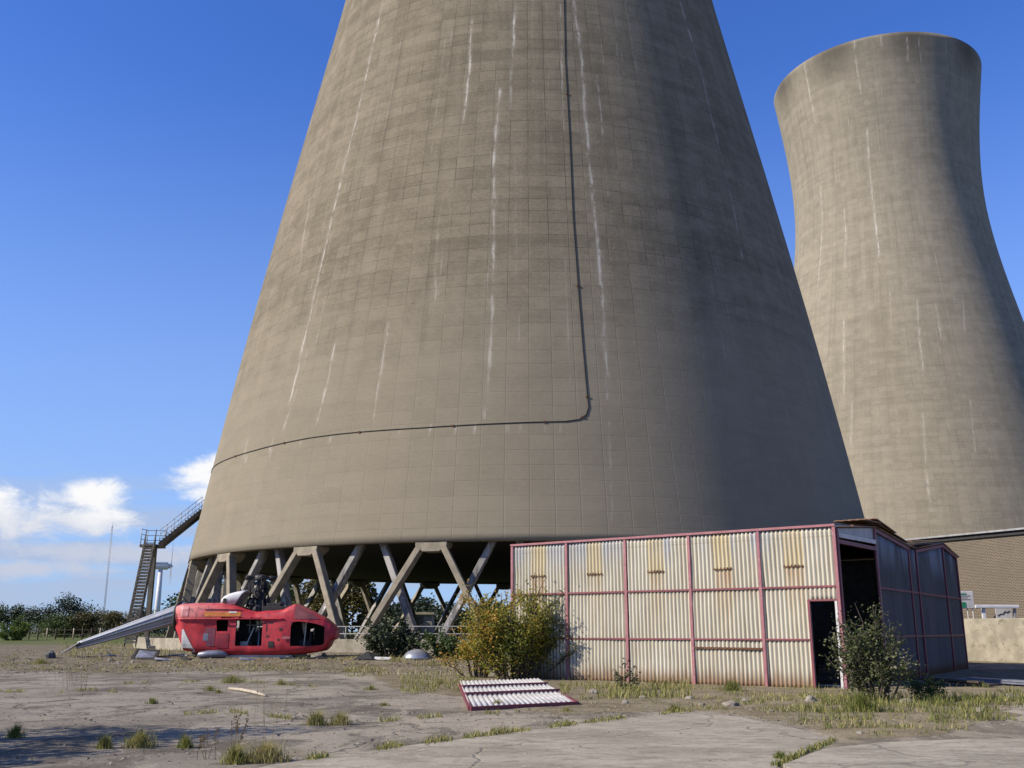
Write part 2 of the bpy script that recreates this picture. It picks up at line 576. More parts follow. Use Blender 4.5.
M['silver'] = simple('silver dome', (0.62, 0.63, 0.65), (0.5, 0.5, 0.52), 3, 0.25, 0.02, 20, metal=0.6)

# leaves
M['leaf_autumn'] = leaf_mat('autumn leaves', [(0.0, (0.06, 0.10, 0.015)), (0.45, (0.19, 0.22, 0.03)), (0.75, (0.40, 0.34, 0.04)), (1.0, (0.50, 0.27, 0.04))], 0.4)
M['leaf_green'] = leaf_mat('mid green leaves', [(0.0, (0.03, 0.06, 0.012)), (0.6, (0.075, 0.125, 0.026)), (1.0, (0.16, 0.2, 0.045))], 0.3)
M['leaf_dark'] = leaf_mat('dark grey green leaves', [(0.0, (0.016, 0.03, 0.012)), (0.6, (0.032, 0.052, 0.02)), (1.0, (0.065, 0.085, 0.03))], 0.25)
M['leaf_olive'] = leaf_mat('olive leaves', [(0.0, (0.035, 0.05, 0.014)), (0.55, (0.075, 0.10, 0.026)), (0.85, (0.15, 0.16, 0.05)), (1.0, (0.34, 0.30, 0.24))], 0.3)
M['leaf_brown'] = leaf_mat('brownish leaves', [(0.0, (0.045, 0.05, 0.015)), (0.6, (0.11, 0.10, 0.03)), (1.0, (0.22, 0.16, 0.05))], 0.3)
M['leaf_bright'] = leaf_mat('bright green leaves', [(0.0, (0.04, 0.08, 0.012)), (0.6, (0.10, 0.165, 0.025)), (1.0, (0.2, 0.24, 0.04))], 0.35)
M['grass'] = leaf_mat('grass blades', [(0.0, (0.085, 0.125, 0.022)), (0.4, (0.19, 0.215, 0.042)), (0.7, (0.34, 0.30, 0.10)), (1.0, (0.52, 0.43, 0.22))], 0.35, 0.7)
M['weed'] = leaf_mat('dry weeds', [(0.0, (0.06, 0.045, 0.025)), (0.5, (0.14, 0.09, 0.045)), (1.0, (0.36, 0.29, 0.18))], 0.2, 0.8)

# ------------------------------------------------------------------ ground
SLAB_A = [(262, 768), (400, 748), (500, 735.5), (600, 722.5), (686, 712.5), (740, 718), (800, 731), (836, 741), (815, 748), (772, 768)]


def poly_world(pts):
    return [ground_hit(*p).xy for p in pts]


def in_poly(x, y, P):
    c = False
    n = len(P)
    j = n - 1
    for i in range(n):
        xi, yi = P[i]
        xj, yj = P[j]
        if (yi > y) != (yj > y) and x < (xj - xi) * (y - yi) / (yj - yi) + xi:
            c = not c
        j = i
    return c


PA = poly_world([(275, 766), (400, 748), (500, 735.5), (600, 722.5), (686, 712.5), (740, 718), (800, 731), (834, 741), (812, 750), (775, 766)])
PA = PA + [Vector((2.2, 2.0)), Vector((-5.5, 5.5))]
PB = poly_world([(783, 766), (824, 750), (880, 744), (950, 741), (1020, 739)])
PB = PB + [Vector((16.0, 13.0)), Vector((9.0, 6.0)), Vector((3.2, 2.2))]
# soil and turf in front of and beside the shed
PS = poly_world([(400, 690), (470, 700), (560, 716), (690, 711), (740, 716), (800, 729), (850, 742), (930, 738), (1000, 722), (1023, 706)])
PS = PS + [Vector((26, 30)), Vector((40, 44)), Vector((20, 44)), Vector((0.5, 37.5)), Vector((-6, 40))]


def dist_poly(x, y, P):
    best = 1e9
    n = len(P)
    for i in range(n):
        ax, ay = P[i]
        bx, by = P[(i + 1) % n]
        dx, dy = bx - ax, by - ay
        t = max(0, min(1, ((x - ax) * dx + (y - ay) * dy) / (dx * dx + dy * dy + 1e-9)))
        d = math.hypot(x - ax - t * dx, y - ay - t * dy)
        best = min(best, d)
    return -best if in_poly(x, y, P) else best


def axis(breaks):
    out = []
    for (a, b, step) in breaks:
        n = max(1, round((b - a) / step))
        out += [a + (b - a) * i / n for i in range(n)]
    out.append(breaks[-1][1])
    return out


def soil_at(x, y):
    n = mnoise.noise(Vector((x * 0.35, y * 0.35, 3.3))) + 0.5 * mnoise.noise(Vector((x * 1.1, y * 1.1, 1.0)))
    f = ss(y + n * 1.6, 39.5, 42.5) if x < 3 else 0.0
    if x < 3.5:
        pass
    d = dist_poly(x, y, PS) + n * 0.45
    f = max(f, ss(-d, -0.35, 0.35))
    if y > 48:
        f = 1.0
    return f


gx = axis([(-3000, -400, 400), (-400, -80, 40), (-80, -30, 2.5), (-30, 30, 0.2), (30, 80, 2.5), (80, 400, 40), (400, 3000, 400)])
gy = axis([(-60, 0, 10), (0, 11, 1.0), (11, 34, 0.16), (34, 60, 0.25), (60, 140, 4), (140, 400, 30), (400, 3800, 400)])
nx, ny = len(gx), len(gy)
verts = np.zeros((nx * ny, 3), dtype=np.float32)
soil = np.zeros(nx * ny, dtype=np.float32)
turf = np.zeros(nx * ny, dtype=np.float32)
k = 0
for j, y in enumerate(gy):
    for i, x in enumerate(gx):
        z = gz(x, y)
        s = 1.0
        if abs(x) <= 32 and 8 < y < 62:
            s = soil_at(x, y)
            nb_ = mnoise.noise(Vector((x * 1.3, y * 1.3, 0))) * 0.5 + mnoise.noise(Vector((x * 3.7, y * 3.7, 5))) * 0.3
            z += s * (0.045 * nb_ + 0.02) + 0.008 * mnoise.noise(Vector((x * 0.8, y * 0.8, 2)))
            if in_poly(x, y, PA) or in_poly(x, y, PB):
                z -= 0.02
        soil[k] = s
        turf[k] = ss(y, 75, 90)
        verts[k] = (x, y, z)
        k += 1
idx = np.arange(nx * ny).reshape(ny, nx)
faces = np.stack([idx[:-1, :-1], idx[:-1, 1:], idx[1:, 1:], idx[1:, :-1]], -1).reshape(-1, 4)
me = bpy.data.meshes.new('ground')
me.from_pydata(verts.tolist(), [], faces.tolist())
for nm, arr in (('soil', soil), ('turf', turf)):
    a_ = me.attributes.new(nm, 'FLOAT', 'POINT')
    a_.data.foreach_set('value', arr)
me.polygons.foreach_set('use_smooth', [True] * len(faces))
ground = bpy.data.objects.new('ground', me)
COL.objects.link(ground)
tag(ground, kind='structure')

m, t, b = new_mat('old asphalt and soil')
P = t.n('ShaderNodeTexCoord').outputs['Object']
big = t.noise(P, 0.11, 5, 0.6, 0.5)
mid = t.noise(t.mapping(P, (0.42, 0.30, 1), (3, 1, 0), (0, 0, R_(30))), 1, 8, 0.68, 0.6)
fine = t.noise(P, 7, 7, 0.7)
grit = t.noise(P, 38, 3, 0.7)
asp = t.mix(t.ramp(big, 0.36, 0.62), (0.235, 0.203, 0.16), (0.385, 0.338, 0.27))
asp = t.mix(t.math('MULTIPLY', t.ramp(mid, 0.49, 0.58), 0.75), asp, (0.125, 0.107, 0.083))
patch = t.noise(t.mapping(P, (0.8, 0.5, 1), (11, 4, 0), (0, 0, R_(20))), 1, 9, 0.72, 0.9)
asp = t.mix(t.math('MULTIPLY', t.ramp(patch, 0.54, 0.60), 0.7), asp, (0.42, 0.37, 0.29))
asp = t.mix(t.math('MULTIPLY', t.ramp(patch, 0.46, 0.40), 0.6), asp, (0.105, 0.09, 0.07))
asp = t.mix(t.math('MULTIPLY', t.ramp(fine, 0.52, 0.72), 0.6), asp, (0.115, 0.099, 0.077))
spk = t.noise(P, 13, 3, 0.75)
spk2 = t.noise(t.mapping(P, (1, 1, 1), (40, 7, 0)), 10, 4, 0.75)
asp = t.mix(t.math('MULTIPLY', t.ramp(spk, 0.56, 0.66), 0.5), asp, (0.085, 0.073, 0.056))
asp = t.mix(t.math('MULTIPLY', t.ramp(spk2, 0.57, 0.66), 0.55), asp, (0.46, 0.41, 0.33))
asp = t.mix(t.math('MULTIPLY', t.ramp(grit, 0.58, 0.74), 0.45), asp, (0.42, 0.375, 0.30))
vor = t.n('ShaderNodeTexVoronoi', feature='DISTANCE_TO_EDGE')
wob = t.n('ShaderNodeVectorMath', operation='ADD')
t.l(P, wob.inputs[0])
wn = t.n('ShaderNodeTexNoise')
t.l(P, wn.inputs['Vector'])
wn.inputs['Scale'].default_value = 0.8
wn.inputs['Detail'].default_value = 6
wsc = t.n('ShaderNodeVectorMath', operation='SCALE')
t.l(wn.outputs['Color'], wsc.inputs[0])
wsc.inputs['Scale'].default_value = 1.6
t.l(wsc.outputs[0], wob.inputs[1])
t.l(wob.outputs[0], vor.inputs['Vector'])
vor.inputs['Scale'].default_value = 0.24
crk = t.ramp(vor.outputs['Distance'], 0.016, 0.003)
asp = t.mix(t.math('MULTIPLY', t.math('MULTIPLY', crk, t.ramp(big, 0.45, 0.6)), 0.6), asp, (0.06, 0.055, 0.045))
sn = t.noise(P, 1.1, 7, 0.66, 0.3)
sn2 = t.noise(P, 4.3, 6, 0.7)
soilc = t.mix(t.ramp(sn, 0.38, 0.62), (0.185, 0.145, 0.098), (0.27, 0.225, 0.155))
soilc = t.mix(t.math('MULTIPLY', t.ramp(sn2, 0.5, 0.66), 0.7), soilc, (0.125, 0.135, 0.045))
soilc = t.mix(t.math('MULTIPLY', t.ramp(grit, 0.60, 0.72), 0.45), soilc, (0.40, 0.35, 0.27))
soilc = t.mix(t.math('MULTIPLY', t.ramp(spk, 0.55, 0.65), 0.5), soilc, (0.09, 0.08, 0.04))
soilc = t.mix(t.math('MULTIPLY', t.ramp(spk2, 0.56, 0.65), 0.5), soilc, (0.42, 0.37, 0.26))
soilf = t.attr('soil').outputs['Fac']
sf = t.ramp(t.math('ADD', soilf, t.math('MULTIPLY', t.math('SUBTRACT', sn2, 0.5), 0.9)), 0.38, 0.62)
sf = t.math('MULTIPLY', sf, t.ramp(soilf, 0.0, 0.15))
# blown soil and moss settled on the asphalt
drift = t.math('MULTIPLY', t.ramp(t.noise(t.mapping(P, (0.5, 0.35, 1), (7, 2, 0)), 1, 6, 0.65, 0.6), 0.56, 0.68), 0.55)
asp = t.mix(drift, asp, (0.27, 0.225, 0.155))
col = t.mix(sf, asp, soilc)
turfc = t.mix(t.ramp(t.noise(P, 0.3, 5, 0.6), 0.4, 0.6), (0.10, 0.135, 0.028), (0.15, 0.165, 0.045))
col = t.mix(t.attr('turf').outputs['Fac'], col, turfc)
t.l(col, b.inputs['Base Color'])
b.inputs['Roughness'].default_value = 0.93
b.inputs['Diffuse Roughness'].default_value = 0.4
b.inputs['Specular IOR Level'].default_value = 0.2
bn = t.n('ShaderNodeBump')
bn.inputs['Strength'].default_value = 0.7
bn.inputs['Distance'].default_value = 0.035
hsum = t.math('ADD', t.math('MULTIPLY', fine, 0.8), t.math('MULTIPLY', grit, 0.35))
hsum = t.math('SUBTRACT', hsum, t.math('MULTIPLY', crk, 0.9))
hsum = t.math('ADD', hsum, t.math('MULTIPLY', t.math('MULTIPLY', sn2, sf), 1.6))
t.l(hsum, bn.inputs['Height'])
t.l(bn.outputs[0], b.inputs['Normal'])
me.materials.append(m)

# foreground concrete slabs
m, t, b = new_mat('brushed concrete slab')
P = t.n('ShaderNodeTexCoord').outputs['Object']
n1 = t.noise(t.mapping(P, (0.5, 0.6, 1), (0, 0, 0), (0, 0, R_(25))), 1, 7, 0.65, 0.5)
n2 = t.noise(t.mapping(P, (2.2, 4.5, 1), (0, 0, 0), (0, 0, R_(-38))), 1, 6, 0.7, 0.2)
n3 = t.noise(P, 9, 6, 0.7)
col = t.mix(t.ramp(n1, 0.36, 0.62), (0.31, 0.27, 0.205), (0.45, 0.40, 0.315))
col = t.mix(t.math('MULTIPLY', t.ramp(n2, 0.48, 0.64), 0.7), col, (0.20, 0.17, 0.125))
col = t.mix(t.math('MULTIPLY', t.ramp(n3, 0.56, 0.72), 0.5), col, (0.17, 0.145, 0.11))
vor = t.n('ShaderNodeTexVoronoi', feature='DISTANCE_TO_EDGE')
dn = t.n('ShaderNodeTexNoise')
t.l(P, dn.inputs['Vector'])
dn.inputs['Scale'].default_value = 0.9
dn.inputs['Detail'].default_value = 6
va = t.n('ShaderNodeVectorMath', operation='ADD')
t.l(P, va.inputs[0])
t.l(dn.outputs['Color'], va.inputs[1])
t.l(va.outputs[0], vor.inputs['Vector'])
vor.inputs['Scale'].default_value = 0.2
sk1 = t.noise(P, 14, 3, 0.75)
sk2 = t.noise(t.mapping(P, (1, 1, 1), (40, 7, 0)), 10, 4, 0.75)
col = t.mix(t.math('MULTIPLY', t.ramp(sk1, 0.56, 0.66), 0.4), col, (0.14, 0.12, 0.09))
col = t.mix(t.math('MULTIPLY', t.ramp(sk2, 0.57, 0.67), 0.5), col, (0.58, 0.53, 0.44))
ck = t.ramp(vor.outputs['Distance'], 0.008, 0.001)
col = t.mix(t.math('MULTIPLY', ck, 0.4), col, (0.09, 0.08, 0.065))
t.l(col, b.inputs['Base Color'])
b.inputs['Roughness'].default_value = 0.9
bn = t.n('ShaderNodeBump')
bn.inputs['Strength'].default_value = 0.5
bn.inputs['Distance'].default_value = 0.02
t.l(t.math('ADD', t.math('MULTIPLY', n3, 0.7), t.math('SUBTRACT', n2, ck)), bn.inputs['Height'])
t.l(bn.outputs[0], b.inputs['Normal'])
M['slab'] = m


def slab(poly):
    mb = MB()
    out = []
    n = len(poly)
    for i in range(n):
        a, c = Vector(poly[i]), Vector(poly[(i + 1) % n])
        L = (c - a).length
        for q in range(max(1, int(L / 0.25))):
            p = a.lerp(c, q / max(1, int(L / 0.25)))
            w = 0.05 * mnoise.noise(Vector((p.x * 1.5, p.y * 1.5, 8))) + 0.03 * mnoise.noise(Vector((p.x * 5, p.y * 5, 1)))
            out.append((p.x + w, p.y + w))
    k = len(out)
    vs = [(x, y, 0.022) for x, y in out] + [(x, y, -0.12) for x, y in out]
    fs = [tuple(range(k))] + [(i, (i + 1) % k, k + (i + 1) % k, k + i) for i in range(k)]
    mb.add(vs, fs)
    return tag(mb.build('concrete_slab', M['slab']), kind='structure')


slab(PA)
slab(PB)

# ------------------------------------------------------------------ cooling towers
KN = [0.0, 25.0, 50.0, 72.0, 97.0]
RV = [28.3091, 23.8759, 18.8316, 15.5463, 17.657]
_n = 5
_A = np.zeros((_n, _n)); _b = np.zeros(_n); _h = np.diff(KN)
_A[0, 0] = _A[-1, -1] = 1
for i in range(1, _n - 1):
    _A[i, i - 1] = _h[i - 1]; _A[i, i] = 2 * (_h[i - 1] + _h[i]); _A[i, i + 1] = _h[i]
    _b[i] = 6 * ((RV[i + 1] - RV[i]) / _h[i] - (RV[i] - RV[i - 1]) / _h[i - 1])
_M = np.linalg.solve(_A, _b)


def rad(z):
    j = min(max(0, int(np.searchsorted(KN, z)) - 1), _n - 2)
    hh = _h[j]; t_ = z - KN[j]; u_ = KN[j + 1] - z
    return float(_M[j] * u_ ** 3 / 6 / hh + _M[j + 1] * t_ ** 3 / 6 / hh + (RV[j] / hh - _M[j] * hh / 6) * u_ + (RV[j + 1] / hh - _M[j + 1] * hh / 6) * t_)


T1 = Vector((1.515, 83.326, 0))
T2 = Vector((65.77, 160.09, 0))
ZL, ZT = 6.6, 97.0


def on_shell(px, py, T):
    """(theta, z) where a sight line meets the outside of a tower"""
    d = ray(px, py)
    dist = T.xy.length
    hl = math.hypot(d.x, d.y)
    t0 = dist * 0.55 / hl
    for q in range(3000):
        tt = t0 + (dist * 0.6 / hl) * q / 3000
        p = Vector((0, 0, EYE)) + d * tt
        if 3 < p.z < ZT + 1 and (p.xy - T.xy).length <= rad(p.z):
            return math.atan2(p.x - T.x, -(p.y - T.y)), p.z
    return None


def shell_mesh(name, T, streaks, mat, dth, dz, seed, lowz, parent):
    rng = random.Random(seed)
    face = math.atan2(-T.x, T.y)                     # direction of the camera side
    ths = []
    a = face - math.pi
    while a < face + math.pi - 1e-6:
        ths.append(a)
        off = abs(a - face)
        a += dth if off < R_(82) else R_(2.5)
    zs = [ZL + (ZT - ZL) * i / round((ZT - ZL) / dz) for i in range(round((ZT - ZL) / dz) + 1)]
    nth, nzs = len(ths), len(zs)
    rr = [rad(z) for z in zs]
    th = np.array(ths)
    V = np.zeros((nzs, nth, 3))
    for j, z in enumerate(zs):
        V[j, :, 0] = rr[j] * np.sin(th)
        V[j, :, 1] = -rr[j] * np.cos(th)
        V[j, :, 2] = z
    streak = np.zeros((nzs, nth))
    stain = np.zeros((nzs, nth))

    def draw(arr, pts, w, s):
        for (a0, z0), (a1, z1) in zip(pts[:-1], pts[1:]):
            if z0 < z1:
                a0, z0, a1, z1 = a1, z1, a0, z0
            for j, z in enumerate(zs):
                if z1 <= z <= z0:
                    tt = (z0 - z) / max(1e-6, z0 - z1)
                    ac = a0 + (a1 - a0) * tt
                    ac += (0.10 * mnoise.noise(Vector((z * 0.5, a0 * 30, seed))) + 0.05 * mnoise.noise(Vector((z * 2.1, a0 * 30, seed)))) / rr[j]
                    ww = w * (0.75 + 0.6 * mnoise.noise(Vector((z * 0.7, a0 * 50, 4))))
                    inten = s * min(1, max(0.0, 0.75 + 0.9 * mnoise.noise(Vector((z * 0.35, a0 * 50, 9)))))
                    d = np.abs(th - ac) * rr[j]
                    arr[j] = np.maximum(arr[j], inten * np.clip(1.25 - d / max(ww, 0.03), 0, 1))
    for (w, s, pts) in streaks:
        w *= 0.62
        pp = [on_shell(x, y, T) for x, y in pts]
        pp = [p for p in pp if p]
        if len(pp) > 1:
            draw(streak, pp, w * 1.15, s)
            draw(streak, pp, w * 3.2, s * 0.16)
    for q in range(130):                              # faint lime runs
        a0 = face + rng.uniform(-1.35, 1.35)
        z0 = rng.uniform(16, 96)
        L = rng.uniform(2, 16)
        draw(streak, [(a0, z0), (a0 + rng.uniform(-.004, .004), max(ZL, z0 - L))], 0.05, rng.uniform(0.10, 0.38))
    for q in range(110):                              # dark rain runs
        a0 = face + rng.uniform(-1.4, 1.4)
        z0 = rng.choice([97, 97, 90, 70, 60, 45])
        draw(stain, [(a0, z0), (a0, max(ZL, z0 - rng.uniform(4, 30)))], rng.uniform(0.12, 0.5), rng.uniform(0.08, 0.28))
    for j, z in enumerate(zs):                       # sooty rim
        if z > 91:
            stain[j] = np.maximum(stain[j], 1.15 * ss(z, 88, 97) * (0.6 + 0.4 * np.sin(th * 9 + 2)) ** 1)
    lowa = np.zeros((nzs, nth))
    for j, z in enumerate(zs):
        lowa[j] = 1 - ss(z, lowz - 9, lowz + 12)
    # inner skin
    zin = zs[::6] + ([zs[-1]] if (nzs - 1) % 6 else [])
    vs = V.reshape(-1, 3)
    ii = np.arange(nzs * nth).reshape(nzs, nth)
    F = np.stack([ii[:-1], np.roll(ii, -1, 1)[:-1], np.roll(ii, -1, 1)[1:], ii[1:]], -1).reshape(-1, 4)
    base = len(vs)
    Vi = np.zeros((len(zin), nth, 3))
    for j, z in enumerate(zin):
        r = rad(z) - (0.45 if ZL + 0.5 < z < ZT - 1.2 else 0.7)
        Vi[j, :, 0] = r * np.sin(th); Vi[j, :, 1] = -r * np.cos(th); Vi[j, :, 2] = z
    jj = base + np.arange(len(zin) * nth).reshape(len(zin), nth)
    Fi = np.stack([jj[:-1], jj[1:], np.roll(jj, -1, 1)[1:], np.roll(jj, -1, 1)[:-1]], -1).reshape(-1, 4)
    Ft = np.stack([ii[-1], np.roll(ii[-1], -1), np.roll(jj[-1], -1), jj[-1]], -1)
    Fb = np.stack([ii[0], jj[0], np.roll(jj[0], -1), np.roll(ii[0], -1)], -1)
    allv = np.concatenate([vs, Vi.reshape(-1, 3)])
    allf = np.concatenate([F, Fi, Ft, Fb])
    me = bpy.data.meshes.new('shell')
    me.from_pydata(allv.tolist(), [], allf.tolist())
    pad = len(allv) - base
    for nm, arr in (('streak', streak), ('stain', stain), ('low', lowa)):
        at_ = me.attributes.new(nm, 'FLOAT', 'POINT')
        at_.data.foreach_set('value', np.concatenate([arr.ravel(), np.zeros(pad)]).astype(np.float32))
    uvl = me.uv_layers.new(name='UVMap')
    li = np.zeros(len(me.loops), dtype=np.int32)
    me.loops.foreach_get('vertex_index', li)
    tv = np.arctan2(allv[:, 0], -allv[:, 1]) - face
    tv = (tv + np.pi) % (2 * np.pi) - np.pi
    U = np.stack([tv * 19.0, allv[:, 2]], 1)[li]
    uvl.data.foreach_set('uv', U.astype(np.float32).ravel())
    me.polygons.foreach_set('use_smooth', [True] * (len(F) + len(Fi)) + [False] * (len(Ft) + len(Fb)))
    me.materials.append(mat)
    o = bpy.data.objects.new('shell', me)
    COL.objects.link(o)
    o.parent = parent
    return o


STREAK1 = [
    (0.15, 0.95, [(383, 1), (361, 98), (341, 181), (322, 264), (309, 321), (296, 377), (289, 404)]),
    (0.15, 1.0, [(471.5, 20), (469, 75), (463, 122)]),
    (0.14, 1.0, [(515, 8), (512, 60), (510, 110)]),
    (0.16, 1.0, [(500, 88), (494, 150), (494, 205), (493, 275), (491, 330), (486, 400), (484, 418)]),
    (0.17, 1.0, [(574, 1), (582, 60), (584, 100), (590, 170), (594, 210), (598, 250), (603, 310), (607, 375), (608, 400)]),
    (0.10, 0.8, [(596, 75), (600, 105), (604, 135)]),
    (0.12, 0.8, [(680, 1), (700, 70), (715, 130), (735, 215), (742, 258)]),
    (0.12, 0.9, [(388, 325), (383, 360), (373, 418)]),
    (0.11, 0.8, [(336, 340), (327, 385), (317, 421)]),
    (0.10, 0.7, [(297, 390), (283, 430)]),
    (0.10, 0.6, [(250, 430), (244, 455)]),
    (0.09, 0.5, [(437, 230), (435, 300)]),
    (0.10, 0.6, [(560, 1), (562, 60), (563, 130)]),
    (0.10, 0.6, [(310, 200), (300, 262)]),
    (0.08, 0.5, [(609, 420), (612, 520)]),
]
for xx, yy, ll in [(400, 428, 8), (430, 427, 6), (455, 426, 9), (475, 425, 6), (508, 424, 10), (520, 423, 7), (545, 423, 9), (560, 422, 6), (330, 436, 8), (300, 441, 7), (270, 447, 12), (246, 453, 10)]:
    STREAK1.append((0.12, 0.8, [(xx, yy), (xx, yy + ll)]))
STREAK2 = [
    (0.30, 1.0, [(867, 128), (869, 160), (873, 200), (877, 235), (880, 262)]),
    (0.16, 0.7, [(854, 42), (857, 70), (861, 92)]),
    (0.18, 0.8, [(804, 62), (810, 95), (815, 123)]),
    (0.18, 0.8, [(881, 36), (881, 46)]),
    (0.18, 0.8, [(907, 36), (908, 62)]),
    (0.16, 0.7, [(919, 38), (921, 65)]),
    (0.16, 0.6, [(946, 42), (946, 60)]),
    (0.2, 0.8, [(844, 208), (846, 240), (845, 268)]),
    (0.2, 0.8, [(820, 185), (822, 220), (820, 262), (816, 300)]),
    (0.2, 0.7, [(844, 320), (844, 395)]),
    (0.2, 0.8, [(890, 290), (891, 330)]),
    (0.22, 0.9, [(917, 300), (919, 335), (924, 375)]),
    (0.2, 0.8, [(936, 305), (941, 338)]),
    (0.2, 0.8, [(923, 415), (926, 470), (931, 512)]),
    (0.18, 0.7, [(962, 290), (965, 335)]),
    (0.18, 0.6, [(970, 400), (975, 450)]),
    (0.18, 0.6, [(852, 400), (851, 445)]),
    (0.16, 0.5, [(834, 150), (836, 185)]),
]

tower1 = empty('cooling_tower', T1)
tag(tower1, 'nearest huge weathered concrete cooling tower, its rim cut off by the top of the frame', 'cooling tower', 'concrete cooling towers')
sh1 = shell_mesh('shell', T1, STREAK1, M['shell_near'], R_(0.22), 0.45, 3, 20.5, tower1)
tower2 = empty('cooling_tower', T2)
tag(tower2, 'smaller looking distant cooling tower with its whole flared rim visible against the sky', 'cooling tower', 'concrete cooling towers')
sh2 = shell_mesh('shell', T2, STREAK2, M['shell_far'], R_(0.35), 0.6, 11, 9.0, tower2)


def pol(r, th, z):
    return Vector((r * math.sin(th), -r * math.cos(th), z))


# supports: capitals with raking legs, and a second ring of raking legs half a bay round and further in
TH0 = R_(-13.1)
DT = R_(18)
RL = rad(ZL)


def leg_obj(side, rt, rb, zt, th, tower, mat, proto):
    key = (side, rt)
    if key not in proto:
        mb = MB()
        a = pol(rt, side * R_(1.55), zt)
        b_ = pol(rb, side * R_(8.35), 0.35)
        mb.beam(a, b_, 0.36, 0.55, up=(0, -1, 0.25))
        proto[key] = mb.build('leg', mat, tower)
        bevel(proto[key], 0.03, 1)
        proto[key].rotation_euler = (0, 0, th)
        return proto[key]
    o = proto[key].copy()
    COL.objects.link(o)
    o.parent = tower
    o.rotation_euler = (0, 0, th)
    return o


cap_proto = None
proto = {}
for tw in (tower1, tower2):
    for k in range(20):
        th = TH0 + DT * k
        if cap_proto is None:
            mb = MB()
            prof = [(-0.95, ZL - 0.003), (0.95, ZL - 0.003), (0.95, ZL - 0.24), (0.48, ZL - 0.58), (-0.48, ZL - 0.58), (-0.95, ZL - 0.24)]
            for sgn, r0 in ((0, RL + 0.012), (1, RL - 1.15)):
                pass
            vs = [(x, -(RL - 0.05 + (ZL - z) * 0.16), z) for x, z in prof] + [(x, -(RL - 1.2 + (ZL - z) * 0.16), z) for x, z in prof]
            mb.add(vs, [(0, 1, 2, 3, 4, 5), (6, 11, 10, 9, 8, 7)] + [(i, i + 6, (i + 1) % 6 + 6, (i + 1) % 6) for i in range(6)])
            cap_proto = mb.build('capital', M['leg'], tw)
            bevel(cap_proto, 0.03, 1)
            c = cap_proto
        else:
            c = cap_proto.copy()
            COL.objects.link(c)
            c.parent = tw
        c.rotation_euler = (0, 0, th)
        for s in (-1, 1):
            leg_obj(s, RL - 0.25, RL + 1.15, ZL - 0.35, th, tw, M['leg'], proto)
            leg_obj(s, RL - 1.1, RL + 0.2, ZL + 0.1, th + DT / 2, tw, M['leg_lime'], proto)

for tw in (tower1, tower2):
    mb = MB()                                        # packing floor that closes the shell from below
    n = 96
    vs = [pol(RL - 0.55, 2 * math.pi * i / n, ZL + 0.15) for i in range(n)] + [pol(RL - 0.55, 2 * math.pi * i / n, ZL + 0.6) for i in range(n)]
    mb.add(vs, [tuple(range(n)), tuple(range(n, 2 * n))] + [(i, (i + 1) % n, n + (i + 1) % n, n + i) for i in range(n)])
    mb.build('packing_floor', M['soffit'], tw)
    mb = MB()                                        # basin kerb
    n = 144
    ro, ri, zt = 30.5, 29.9, 1.19
    vs = []
    for i in range(n):
        th = 2 * math.pi * i / n
        vs += [pol(ro, th, -0.3), pol(ro, th, zt), pol(ri, th, zt), pol(ri, th, -0.3)]
    fs = []
    for i in range(n):
        a, c = 4 * i, 4 * ((i + 1) % n)
        for q in range(3):
            fs.append((a + q, c + q, c + q + 1, a + q + 1))
    mb.add(vs, fs)
    mb.build('basin_kerb', M['concrete'], tw)

# black conductor cable that drops down the shell and runs round it
cpts = [(563, -40), (565, 60), (569, 130), (573, 220), (579, 300), (583, 350), (587, 395), (588.5, 407), (586, 415), (579, 419.5), (566, 421.5)]
cpts += [(540, 422), (500, 423.5), (460, 425.5), (420, 428), (380, 430.5), (340, 434), (310, 438), (280, 444), (255, 450.5), (238, 455.5), (226, 460)]
path = []
for (x, y) in cpts:
    h = on_shell(x, y, T1)
    if h:
        path.append(h)
dense = []
for (a0, z0), (a1, z1) in zip(path[:-1], path[1:]):
    for q in range(6):
        f = q / 6
        dense.append((a0 + (a1 - a0) * f, z0 + (z1 - z0) * f))
for q in range(1, 14):
    dense.append((path[-1][0] - 0.03 * q, path[-1][1] + 0.02 * q))
mb = MB()
mb.tube([pol(rad(z) + 0.02, th, z) for th, z in dense], 0.038, 6)
mb.build('cable', M['cable'], tower1)

clip = None
for q in range(9, len(dense), 14):
    th, z = dense[q]
    if clip is None:
        mb = MB()
        mb.box((-0.09, -0.07, -0.05), (0.09, 0.03, 0.05))
        clip = mb.build('cable_clip', M['rust'], tower1)
        c = clip
    else:
        c = clip.copy()
        COL.objects.link(c)
        c.parent = tower1
    c.location = pol(rad(z) + 0.01, th, z)
    c.rotation_euler = (0, 0, th)

# handrail on the basin kerb
railing = empty('handrail', T1 + Vector((0, 0, 1.19)))
tag(railing, 'grey two bar handrail on the basin kerb under the near cooling tower', 'handrail')
angs = [R_(-34 + 3.4 * k) for k in range(18)]
for z in (0.28, 0.66):
    mb = MB()
    mb.tube([pol(30.2, R_(-36 + 1.0 * k), z) for k in range(65)], 0.032, 6)
    mb.build('rail', M['rail_grey'], railing)
for a in angs:
    mb = MB()
    mb.tube([pol(30.2, a, 0), pol(30.2, a, 0.68)], 0.035, 6)
    mb.build('post', M['rail_grey'], railing)
# ------------------------------------------------------------------ staircase against the tower
L0 = Vector((-26.4, 73.0, 7.75))
stair = empty('staircase', (L0.x, L0.y, gz(L0.x, L0.y)))
tag(stair, 'rusty steel staircase climbing by a landing to the side of the near cooling tower', 'staircase')
base = Vector((L0.x, L0.y, gz(L0.x, L0.y)))


